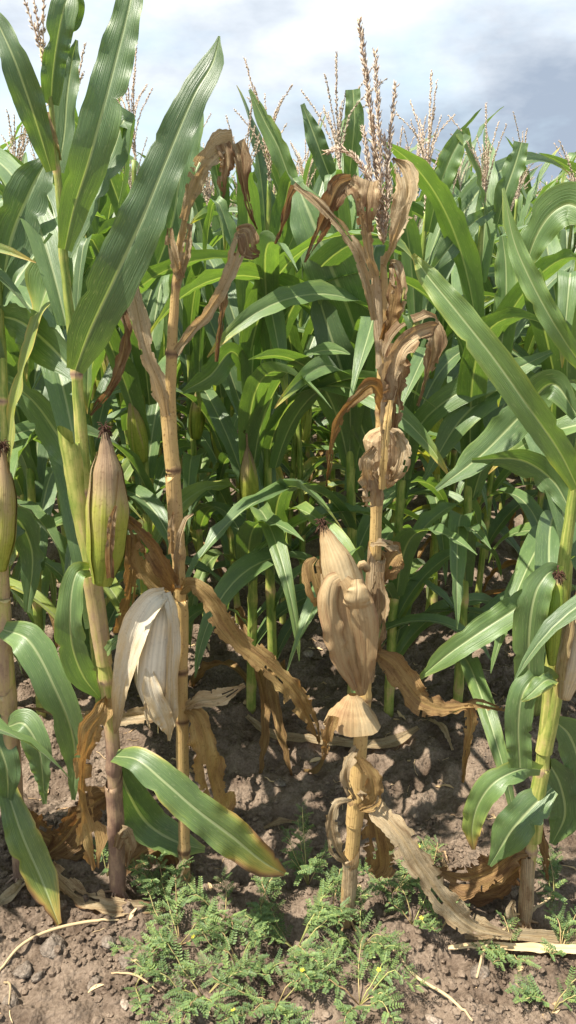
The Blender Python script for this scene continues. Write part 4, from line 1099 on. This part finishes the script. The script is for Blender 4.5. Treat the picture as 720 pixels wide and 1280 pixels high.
def green_plant(x, y, H, lean, seed, label, group, ear=None, tassel=True, skip=(), wide=1.0):
    """corn plant of parts, seen clearly enough to show them"""
    rs = np.random.RandomState(seed)
    z0 = float(gh(x, y)) - .01
    root = thing('corn_plant', (x, y, z0), label, 'corn plant', group)
    k = H / 1.56
    root.rotation_euler = (-lean[1], lean[0], 0)
    st, C, z = STK[seed % 5]
    o = link('stalk', st, root)
    o.scale = (wide, wide, k)
    a0 = rs.rand() * 2 * pi if y > 2.5 else rs.uniform(-.2, .2) if y < 2 else pi / 2 + rs.uniform(-.7, .7)
    for i, nz in enumerate(NODEZ):
        if i in skip: continue
        if i < 2 and rs.rand() < .5: continue
        if i == 13 and y < 3.2: continue
        az = a0 + i * pi + rs.uniform(-.5, .5)
        f = i / 11
        ty = 'dry' if (i < 2 and rs.rand() < .6) else 'low' if i < 6 else 'mid' if i < 11 else 'up'
        me = LIB[ty][rs.randint(len(LIB[ty]))]
        lo = link('dry_leaf' if ty == 'dry' else 'leaf', me, root)
        ci = np.argmin(abs(z - nz))
        lo.location = (C[ci][0] + cos(az) * .008, C[ci][1] + sin(az) * .008, nz * k)
        s = rs.uniform(.9, 1.15) * ((0.62 if i == 13 else .8 if i == 12 else 1) if y < 3.2 else 1)
        lo.rotation_euler = (rs.uniform(-.12, .12), rs.uniform(-.15, .15), az)
        lo.scale = (s, s * (1 if rs.rand() < .5 else -1), s)
    if tassel:
        to = link('tassel', TAS[rs.randint(5)], root)
        to.location = (C[-1][0], C[-1][1], H - .01)
        to.rotation_euler = (rs.uniform(-.1, .1), rs.uniform(-.1, .1), rs.rand() * 6)
        s = rs.uniform(.85, 1.05)
        to.scale = (s, s, s)
    if ear is None: ear = rs.rand() < .5
    if ear:
        em = EARS[rs.randint(3)]
        eo = link('ear', em[0], root)
        eo.location = (C[30][0], C[30][1], (.70 + .12 * rs.rand()) * k)
        eo.rotation_euler = (0, 0, ear if isinstance(ear, float) else rs.rand() * 6.28)
        link('husk_leaf', em[1], eo)
        link('silk', em[2], eo)
    return root

ROW2 = 2.16
SECOND = [  # base px, tassel px, tassel tip py, label
    (-110, -190, 60, 'green corn plant in the second row beyond the left edge of the photo', None),
    (-30, -75, 70, 'second-row green corn plant cut by the left edge, behind the leftmost plant', None),
    (52, 22, 90, 'second-row green corn plant between the two leftmost front plants', False),
    (128, 60, 60, 'second-row corn plant with pale green stalk just left of the brown-topped ear', False),
    (196, 178, 40, 'second-row corn plant with an upright ear between the white husk plant and its left neighbour', -2.0),
    (314, 300, 130, 'slim second-row corn plant with an upright brown-tipped ear, left of a close pair', -1.7),
    (343, 342, 70, 'second-row corn plant with thin bare stalk, right one of a close pair', False),
    (440, 432, 60, 'second-row corn plant directly behind the brown ear of the middle plant', False),
    (485, 538, 110, 'second-row corn plant with a bright green stalk right of the middle brown plant', False),
    (570, 628, 100, 'second-row corn plant standing alone with bare lower stalk at right', False),
    (668, 728, 150, 'second-row corn plant behind the yellow-green plant at the right edge', None),
    (760, 850, 120, 'green corn plant in the second row beyond the right edge of the photo', None),
]
ROOT2 = []
for i, (bx, tx, ty, lab, ear) in enumerate(SECOND):
    b = PG(bx, 905)
    b = np.array([b[0], ROW2 + rng.uniform(-.03, .03), 0])
    # keep the photo's base column at that distance
    tp = P(tx, ty, b[1])
    H = tp[2] - .30
    bb = P(bx, 905, b[1])
    skip = (2, 3) if i in (5, 6, 9) else (1,)
    o = green_plant(bb[0], b[1], H, (math.atan((tp[0] - bb[0]) / tp[2]), 0.0), 900 + i * 13, lab, 'corn plants in the second row', ear, True, skip, 1.18)
    ROOT2.append(o)

for k, (px, lab) in enumerate([(-250, 'green front-row corn plant just outside the left edge of the photo'), (-370, 'green front-row corn plant farther outside the left edge'), (-500, 'outermost green front-row corn plant beyond the left edge'), (930, 'green front-row corn plant outside the right edge of the photo')]):
    b = PG(px, 1145)
    green_plant(b[0], ROW1, 1.5, (.02 * (-1) ** k, 0), 3100 + 17 * k, lab, 'corn plants in the front row', True, True, (3,))

# leaves that arch across the gap between the first two rows
def arching(root, z, az, k, s):
    o = link('leaf', LIB['mid'][k % 8], root, (cos(az) * .008, sin(az) * .008, z))
    o.rotation_euler = (0, .10, az)
    o.scale = (s, s, s)
ar = np.random.RandomState(8)
for i in (2, 3, 4, 5, 6, 7, 8, 9, 10):
    for z in (.20, .34):
        o = link('leaf', LIB['low'][ar.randint(6)], ROOT2[i], (0, 0, z + ar.uniform(-.04, .04)))
        o.rotation_euler = (0, -.15, ar.choice([0.25, 2.9, 1.57]) + ar.uniform(-.6, .6))
        s_ = ar.uniform(.7, .95)
        o.scale = (s_, s_, s_)
    for z in (.50, .78, 1.02):
        arching(ROOT2[i], z + ar.uniform(-.08, .08), -pi / 2 + ar.uniform(-.75, .75), ar.randint(99), ar.uniform(.85, 1.02))
for pl, zs in ((A, (.55, .85, 1.15)), (B, (.7, 1.0, 1.3)), (E, (.6, .9, 1.2))):
    for z in zs:
        arching(pl.root, z, pi / 2 + ar.uniform(-.7, .7), ar.randint(99), ar.uniform(.85, 1.0))

# broad leaves of second-row plants that the photo shows one by one
class Sub(Plant):
    def __init__(s, root, Y):
        s.root, s.Y, s.k = root, Y, 50
        bpy.context.view_layer.update()
        s.inv = np.array(root.matrix_world.inverted())
        s.base = np.zeros(3)
    def obj(s, name, g, mat, parent=None, smooth=True):
        for i, v in enumerate(g.v):
            g.v[i] = v @ s.inv[:3, :3].T + s.inv[:3, 3]
        return link(name, g.mesh(name, mat, None, smooth), parent or s.root)
def H2(i, *a, **k):
    Sub(ROOT2[i], ROW2).leaf(*a, **k)
H2(7, [(458, 470, -.05), (440, 400, -.12), (412, 330, -.16), (388, 270, -.15), (372, 232, -.12)], [24, 56, 66, 54, 16], GL, .03, [0, 0, 5, 5, 10], fold=.12)
H2(7, [(462, 560, -.05), (440, 500, -.12), (420, 440, -.16), (404, 390, -.15), (396, 360, -.14)], [18, 40, 44, 34, 10], GL, .02, [0, 10, 10, 0, 0], fold=.15)
H2(6, [(352, 330, 0), (372, 270, -.05), (350, 190, -.06), (330, 150, -.05), (312, 112, -.04)], [14, 24, 26, 20, 4], GL, .15, [20, 20, 10, 0, 0])
H2(9, [(606, 500, -.02), (625, 440, -.05), (632, 380, -.06), (632, 330, -.05), (628, 295, -.04)], [16, 30, 30, 28, 8], GL, .12, [0, 0, 0, 0, 0], fold=.3)
H2(9, [(600, 590, -.02), (598, 520, -.05), (600, 470, -.05), (602, 420, -.05)], [16, 24, 24, 18], GL, .02, [20, 40, 40, 30], fold=.3)
H2(8, [(536, 290, 0), (548, 240, -.03), (562, 200, -.04), (580, 166, -.04)], [12, 26, 30, 20], GL, .03, [10, 0, 0, 0], fold=.2)
H2(8, [(577, 164, -.04), (586, 185, -.04), (600, 232, -.03), (612, 300, -.01)], [18, 14, 10, 4], GL, .15, [10, 50, 60, 50], nv=24, name='leaf_tip')
H2(9, [(622, 280, 0), (632, 240, -.02), (644, 205, -.02), (652, 178, -.02)], [12, 26, 26, 18], GL, .03, [0, 10, 10, 10], fold=.2)
H2(9, [(620, 260, .0), (590, 280, -.04), (560, 312, -.06), (535, 345, -.06)], [10, 24, 26, 5], GL, .03, [10, 10, 10, 10], fold=.2)
H2(7, [(436, 230, 0), (440, 190, -.02), (443, 150, -.03), (441, 112, -.02)], [12, 22, 24, 18], GL, .10, [0, 0, 0, 0], fold=.2)
H2(7, [(430, 260, 0), (410, 215, -.02), (395, 175, -.03), (378, 130, -.02)], [12, 22, 24, 6], GL, .05, [0, 0, 0, 0], fold=.2)
H2(8, [(506, 560, -.04), (535, 520, -.08), (575, 490, -.1), (625, 470, -.1), (690, 440, -.08)], [16, 30, 36, 34, 8], GL, .03, [0, 10, 10, 10, 20], fold=.2)
H2(10, [(700, 540, -.02), (670, 500, -.06), (640, 480, -.08), (580, 520, -.1), (530, 600, -.1)], [16, 40, 44, 40, 6], GL, .02, [20, 20, -10, -20, -10], fold=.2)
H2(5, [(312, 470, -.02), (290, 440, -.06), (262, 470, -.08), (228, 490, -.08)], [12, 30, 34, 6], GL, .02, [20, 30, 20, 10])
H2(4, [(186, 360, 0), (215, 280, -.05), (228, 200, -.06), (240, 160, -.05), (250, 110, -.04)], [14, 40, 40, 30, 8], GL, .02, [0, 10, 10, 10, 0])
H2(3, [(75, 330, 0), (40, 250, -.05), (20, 215, -.08), (0, 190, -.1)], [14, 44, 50, 30], GL, .02, [0, 20, 40, 50])

# ---- third row and beyond: plants made of parts, then whole-plant meshes, then the far field
def whole_plant(seed):
    rs = np.random.RandomState(seed)
    out_ = Geo()
    H = 1.52
    z = np.linspace(0.1, H, 6)
    gs = Geo()
    tube_geo(gs, np.stack([0 * z, 0 * z, z], -1), .012 * (1 - .6 * z / H), 5, .3)
    a0 = rs.rand() * 6.28
    for i, nz in enumerate(NODEZ[3:]):
        ty = 'mid' if i < 8 else 'up'
        src = GEOS[ty][rs.randint(len(GEOS[ty]))]
        az = a0 + i * pi + rs.uniform(-.5, .5)
        s = rs.uniform(.85, 1.1)
        v = src.v[0] * s
        v = np.stack([v[:, 0] * cos(az) - v[:, 1] * sin(az), v[:, 0] * sin(az) + v[:, 1] * cos(az), v[:, 2] + nz], -1)
        out_.add(v, src.f[0], src.uv[0], src.d[0])
    return gs, out_, H
WP = []
for i in range(7):
    gs, gl, H = whole_plant(700 + i)
    tg = tassel_geo(60 + i, 5, .26, .022, 2.0)
    me = Geo()
    for G_ in (gs, gl, tg):
        off = np.array([0, 0, H]) if G_ is tg else np.zeros(3)
        base_n = me.n
        k = 0
        allv, allu, alld = np.concatenate(G_.v), np.concatenate(G_.uv), np.concatenate(G_.d)
        me.add(allv + off, [np.asarray(f) for f in G_.f], allu, alld)
    nl = [sum(len(f) for f in G_.f) for G_ in (gs, gl, tg)]
    m = me.mesh('corn_plant', M_stalk)
    m.materials.append(M_leaf)
    m.materials.append(M_tassel)
    m.polygons.foreach_set('material_index', np.concatenate([np.full(n, j) for j, n in enumerate(nl)]).astype(np.int32))
    m.update()
    WP.append((m, me, nl))

rows = [2.84 + .70 * i for i in range(60)]
count = 5 + len(SECOND)
far = []
ROWLAB = {'third': [], 'fourth': []}
seed = 5000
for ri, y in enumerate(rows):
    half = 0.40 * (y * CF + .3) + (.34 if ri < 6 else .12)
    sp = .165 if ri < 5 else .19
    n = int(2 * half / sp) + 1
    for j in range(n):
        x = -half + j * sp + rng.uniform(-.06, .06)
        yy = y + rng.uniform(-.05, .05)
        seed += 1
        H = rng.uniform(1.46, 1.66)
        if y > 12: H = rng.uniform(1.40, 1.62)
        if ri < 5:
            gp = green_plant(x, yy, H, (rng.uniform(-.05, .05), rng.uniform(-.05, .05)), seed,
                        'green corn plant in the third row, partly hidden by the nearer rows' if ri == 0 else 'green corn plant in the fourth row, seen between nearer plants' if ri == 1 else 'green corn plant deep in the field behind the first four rows',
                        'corn plants in the third row' if ri == 0 else 'corn plants in the fourth row' if ri == 1 else 'corn plants deeper in the field', None, True, (), 1.0)
            if ri < 2: ROWLAB['third' if ri == 0 else 'fourth'].append(gp)
            count += 1
        elif count < 298:
            o = link('corn_plant', WP[seed % 7][0], None, (x, yy, float(gh(x, yy))))
            o.rotation_euler = (rng.uniform(-.05, .05), rng.uniform(-.05, .05), rng.rand() * 6.28)
            k = H / 1.52
            o.scale = (k, k, k)
            tag(o, 'distant corn plant showing mostly its leafy top and pale tassel', 'corn plant', 'distant corn plants with only their tops in view')
            count += 1
        else:
            far.append((x, yy, H / 1.52, rng.rand() * 6.28, seed % 7))
LAND = [(-1e9, 'beyond the left edge'), (0, 'beside the leftmost front plant'), (40, 'between leftmost front plant and brown-topped ear'), (125, 'between brown-topped ear and white husk'),
        (225, 'between the white husk and the close stalk pair'), (325, 'between the close stalk pair and brown ear'), (450, 'behind or just right of the middle brown plant'),
        (530, 'just left of the lone stalk at right'), (600, 'between the lone stalk and the yellow-green plant'), (700, 'at the right edge behind the yellow-green plant'), (760, 'beyond the right edge')]
ORD = ['first', 'second', 'third', 'fourth', 'fifth', 'sixth', 'seventh', 'eighth', 'ninth']
for row, lst in ROWLAB.items():
    gaps = {}
    for o in lst:
        p = o.location
        px = 360 + FPX * p.x / (p.y * CF - (.9 - CAMH) * SF)
        k = max(i for i, (lim, _) in enumerate(LAND) if px >= lim)
        gaps.setdefault(k, []).append((px, o))
    for k, v in gaps.items():
        v.sort(key=lambda a: a[0])
        for i, (px, o) in enumerate(v):
            o['label'] = '%s-row corn plant, %s%s' % (row, '' if len(v) == 1 else ORD[i] + ' from left ', LAND[k][1])
gs_ = Geo()
cuts = []
mats_idx = []
for (x, y, k, a, v) in far:
    m, me, nl = WP[v]
    if y > 14 and rng.rand() < .45: continue
    V = np.concatenate(me.v)
    V = np.stack([(V[:, 0] * cos(a) - V[:, 1] * sin(a)) * k + x, (V[:, 0] * sin(a) + V[:, 1] * cos(a)) * k + y, V[:, 2] * k], -1)
    gs_.add(V, [np.asarray(f) for f in me.f], np.concatenate(me.uv), np.concatenate(me.d))
    mats_idx.append(np.concatenate([np.full(n, j) for j, n in enumerate(nl)]))
m = gs_.mesh('far_corn', M_stalk)
m.materials.append(M_leaf)
m.materials.append(M_tassel)
m.polygons.foreach_set('material_index', np.concatenate(mats_idx).astype(np.int32))
m.update()
tag(link('far_corn', m), 'far part of the cornfield merging into one green mass', 'cornfield', None, 'stuff')
print('plants', count, 'far', len(far), 'tris far', len(m.polygons))

# ------------------------------------------------------------------ weeds
def pinnate(seed, L=.05, pairs=7):
    rs = np.random.RandomState(seed)
    g = Geo()
    s = np.linspace(0, 1, 8)
    bend = rs.uniform(.1, .6)
    C = np.stack([L * s * np.cos(bend * s), 0.006 * rs.uniform(-1, 1) * s ** 2, L * .55 * s * (1 - .9 * bend * s)], -1)
    tube_geo(g, C, .0005, 3, .6)
    for i in range(pairs):
        f = .16 + .84 * i / (pairs - 1)
        c = np.array([np.interp(f, s, C[:, j]) for j in range(3)])
        l_ = L * .27 * (1 - .45 * f) * rs.uniform(.85, 1.15)
        for sd in (-1, 1):
            d = nrm([.45, sd, .22 + rs.uniform(-.15, .2)])
            n = np.array([.1, -sd * .2, 1.0])
            w = nrm(np.cross(d, n)) * l_ * .24
            v = [c, c + d * l_ * .35 + w, c + d * l_ * .75 + w * .8, c + d * l_, c + d * l_ * .75 - w * .8, c + d * l_ * .35 - w, c + d * l_ * .5 + n * -.0006]
            g.add(v, np.array([[0, 1, 6], [1, 2, 6], [2, 3, 6], [3, 4, 6], [4, 5, 6], [5, 0, 6]]), np.array([[.5, 0], [.7, .004], [.7, .008], [.5, .01], [.3, .008], [.3, .004], [.5, .005]]), rs.rand() * .5)
    return g.mesh('weed_leaf', M_weed, None, True)
PIN = [pinnate(i, .042 + .003 * i, 6 + i % 3) for i in range(7)]
gf = Geo()
for k in range(5):
    a = k * 2 * pi / 5
    r = np.array([cos(a), sin(a), .35])
    w = np.array([-sin(a), cos(a), 0])
    gf.add([np.zeros(3), r * .003 + w * .0018, r * .0055 + w * .001, r * .0055 - w * .001, r * .003 - w * .0018], np.array([[0, 1, 2, 3, 4]]))
FLO = gf.mesh('flower', M_flower, None, False)
WEEDS = [  # centre px, py, number of stems, stem length m, upright, label
    (205, 1125, 5, .13, .8, 'upright bluish weed sprig beside the foot of the white husk plant'),
    (225, 1185, 7, .17, .3, 'dense feathery weed at the left side of the weed patch'),
    (255, 1250, 7, .18, .25, 'feathery green weed at the bottom edge, left part of the patch'),
    (300, 1205, 6, .16, .3, 'sparse weed with yellowish stems left of the patch centre'),
    (325, 1140, 6, .15, .5, 'weed sprawling just below the tip of the yellowing green leaf'),
    (385, 1105, 6, .15, 1.0, 'tallest feathery weed left of the middle brown stalk'),
    (370, 1180, 8, .17, .3, 'dense weed in the centre of the patch below the brown stalk'),
    (345, 1250, 7, .17, .25, 'low weed at the bottom edge in the middle of the patch'),
    (415, 1150, 6, .13, .6, 'weed touching the left foot of the middle brown stalk'),
    (450, 1190, 7, .15, .3, 'weed right below the foot of the middle brown stalk'),
    (490, 1130, 7, .15, .55, 'feathery weed right of the middle brown stalk with small yellow flowers'),
    (515, 1165, 5, .13, .35, 'weed at the right edge of the patch beside the long dry leaf'),
    (450, 1250, 7, .15, .25, 'low weed at the bottom edge right of the patch centre'),
    (535, 1105, 4, .09, .7, 'small weed beside the long diagonal dry leaf'),
    (550, 1165, 3, .07, .5, 'little bright green weed tuft on bare soil right of the patch'),
    (690, 1140, 5, .12, .7, 'feathery weed right of the brown base of the right-hand plant'),
    (700, 1200, 4, .11, .3, 'weed sprig at the right edge above the fallen pale leaf'),
    (690, 1262, 4, .10, .3, 'small weed in the bottom right corner'),
    (135, 1105, 3, .09, .9, 'small weed sprig at the foot of the tall green plant at left'),
    (170, 1240, 3, .10, .1, 'tiny sparse weed on bare soil beside the pale shard'),
    (640, 1195, 4, .11, .15, 'thin weed tangled with the fallen leaf at lower right'),
    (280, 1150, 5, .13, .35, 'weed between the white husk plant and the yellowing green leaf tip'),
]
wr = np.random.RandomState(99)
for wi, (px, py, nst, sl_, up, lab) in enumerate(WEEDS):
    c = PG(px, py)
    c[2] = float(gh(c[0], c[1]))
    root = thing('weed', c, lab, 'weed', 'feathery weeds at the edge of the field')
    gs = Geo()
    for k in range(nst):
        a = wr.rand() * 6.28
        l_ = sl_ * wr.uniform(.55, 1.1)
        n = 9
        s = np.linspace(0, 1, n)
        aa = a + wr.uniform(-.8, .8) * s
        xy = np.cumsum(np.stack([np.cos(aa), np.sin(aa)], -1), axis=0) * l_ / n * (1 - .55 * up)
        z = np.array([float(gh(c[0] + p[0], c[1] + p[1])) for p in xy]) - c[2]
        rise = (.012 + up * l_ * .75 * s ** .9 + .030 * np.sin(s * pi * .9) * wr.rand() + .012 * s)
        C = np.column_stack([xy, z + rise])
        C[0] = (0, 0, -.004)
        tube_geo(gs, C, np.linspace(.0013, .0007, n), 5, np.full(n, wr.rand() * .8))
        m_ = int(l_ / .0068)
        for j in range(m_):
            f = .12 + .88 * (j + wr.rand()) / m_
            kk = min(int(f * (n - 1)), n - 2)
            p = C[kk] + (C[kk + 1] - C[kk]) * (f * (n - 1) - kk)
            o = link('weed_leaf', PIN[wr.randint(7)], root, tuple(p))
            dirv = C[kk + 1] - C[kk]
            az = math.atan2(dirv[1], dirv[0]) + (1 if j % 2 else -1) * wr.uniform(.5, 1.4)
            o.rotation_euler = (wr.uniform(-.35, .35), wr.uniform(-.5, .35), az)
            sc_ = wr.uniform(.40, .82) * (1.0 - .3 * f)
            o.scale = (sc_, sc_, sc_)
            if wr.rand() < .005:
                fo = link('flower', FLO, root, tuple(p + np.array([0, -.004, .012])))
                fo.rotation_euler = (wr.uniform(-.5, .8), wr.uniform(-.5, .5), wr.rand() * 6)
    link('stem', gs.mesh('stem', M_wstem), root)

# ------------------------------------------------------------------ straws and fallen leaves on the soil
def ground_strip(pp, w, mat, label, name, cat, dry=.3, crump=.003, tube=False, group=None, lift=.006):
    pts = []
    for p in pp:
        a = PG(p[0], p[1])
        a[2] = float(gh(a[0], a[1])) + lift + (p[2] if len(p) > 2 else 0)
        pts.append(a)
    C, q, t = hermite(pts, 44)
    base = C[len(C) // 2].copy()
    base[2] = min(C[:, 2])
    zg = gh(C[:, 0], C[:, 1]) + lift * .6
    C[:, 2] = np.maximum(C[:, 2], zg)
    dp = C[:, 1] * CF - (C[:, 2] - CAMH) * SF
    W = along(w, q, t) / 2 / FPX * dp
    g = Geo()
    if tube: tube_geo(g, C, W, 6, dry)
    else: leaf_geo(g, C, W, np.tile([0.05, -.45, .9], (44, 1)), q, np.full(44, dry), .25, .6, .003, 6, crump, 6, int(pp[0][0]), .2)
    return tag(link(name, g.mesh(name, mat, base), None, tuple(base)), label, cat, group)
FG = 'fallen dry leaves and straws on the soil'
ground_strip([(308, 905), (340, 926), (400, 938, .02), (455, 938, .02), (490, 932, .01), (522, 920)], [6, 12, 13, 13, 16, 6], M_tan, 'long curved tan leaf lying on shaded soil behind the middle brown plant', 'fallen_leaf', 'fallen leaf', .35, group=FG)
ground_strip([(560, 1190, .01), (600, 1196, .02), (650, 1195, .02), (730, 1200, .02)], [4, 8, 11, 11], M_straw, 'fallen pale straw-coloured leaf lying on soil at the lower right edge', 'fallen_leaf', 'fallen leaf', .1, group=FG)
ground_strip([(580, 1180, .01), (640, 1180, .02), (725, 1188, .02)], [6, 14, 16], M_tan, 'fallen tan leaf just above the pale one at the lower right edge', 'fallen_leaf', 'fallen leaf', .35, group=FG)
ground_strip([(-5, 1222), (25, 1190, .01), (60, 1172, .012), (110, 1160, .012), (150, 1162)], [3, 4, 4, 4, 2], M_straw, 'thin pale straw arching over bare soil at bottom left', 'straw', 'straw', .2, tube=True, group=FG)
ground_strip([(490, 1190), (520, 1225, .01), (560, 1258, .01), (590, 1285)], [3, 4, 4, 3], M_straw, 'thin straw slanting across bare soil right of the weed patch', 'straw', 'straw', .2, tube=True, group=FG)
ground_strip([(5, 1225), (14, 1240, .008), (12, 1262, .004)], [3, 3, 2], M_straw, 'short bent straw at the left edge beside the clods', 'straw', 'straw', .5, tube=True, group=FG)
ground_strip([(140, 1226), (170, 1232, .008), (200, 1248)], [2, 3, 2], M_straw, 'short thin straw below the upright pale stone', 'straw', 'straw', .6, tube=True, group=FG)
ground_strip([(595, 1230), (608, 1195, .012), (650, 1160, .02), (690, 1135)], [3, 4, 4, 3], M_straw, 'straw rising past the foot of the right-hand plant', 'straw', 'straw', .1, tube=True, group=FG)
ground_strip([(530, 1065), (545, 1085, .02), (560, 1100)], [6, 8, 5], M_tan, 'broken dry leaf piece on shaded soil near the right-hand plant', 'leaf_scrap', 'fallen leaf', .45, group=FG)
ground_strip([(536, 910), (552, 925, .01), (566, 940)], [4, 9, 3], M_tan, 'tan leaf scrap leaning by the lone second-row stalk', 'leaf_scrap', 'fallen leaf', .3, group=FG)
ground_strip([(330, 1045), (350, 1036, .01), (372, 1034)], [4, 10, 4], M_tan, 'grey tan leaf scrap on shaded soil beyond the weed patch', 'leaf_scrap', 'fallen leaf', .5, group=FG)
ground_strip([(40, 1095), (20, 1120, .01), (-5, 1135)], [8, 14, 10], M_tan, 'pale crumpled leaf scrap at the far left edge', 'leaf_scrap', 'fallen leaf', .1, .006, group=FG)
ground_strip([(380, 965), (395, 975, .02), (405, 960, .03)], [5, 8, 4], M_orange, 'small curled brown leaf left of the middle brown stalk', 'leaf_scrap', 'fallen leaf', .4, group=FG)
# loose bits of straw and leaf too many to count
g = Geo()
rs = np.random.RandomState(17)
for i in range(420):
    x, y = rs.uniform(-1.2, 1.2), rs.uniform(1.0, 3.3)
    a, l_ = rs.rand() * 6.28, rs.uniform(.01, .06) * (1 if y > 1.5 else .6)
    s = np.linspace(-.5, .5, 5)
    aa = a + rs.uniform(-.6, .6) * s
    xs, ys = x + np.cos(aa) * s * l_, y + np.sin(aa) * s * l_
    C = np.stack([xs, ys, gh(xs, ys) + .003], -1)
    if rs.rand() < .5: tube_geo(g, C, rs.uniform(.0005, .0012), 4, rs.rand())
    else: leaf_geo(g, C, np.array([.3, 1, 1, .8, .2]) * rs.uniform(.002, .007), np.tile([.1, -.2, 1.0], (5, 1)), (s + .5) * l_, np.full(5, rs.rand()), .3, .3, .002, 2, 0, 2, i)
tag(link('chaff', g.mesh('chaff', M_straw)), 'small bits of straw and dry leaf strewn over the soil', 'plant litter', None, 'stuff')
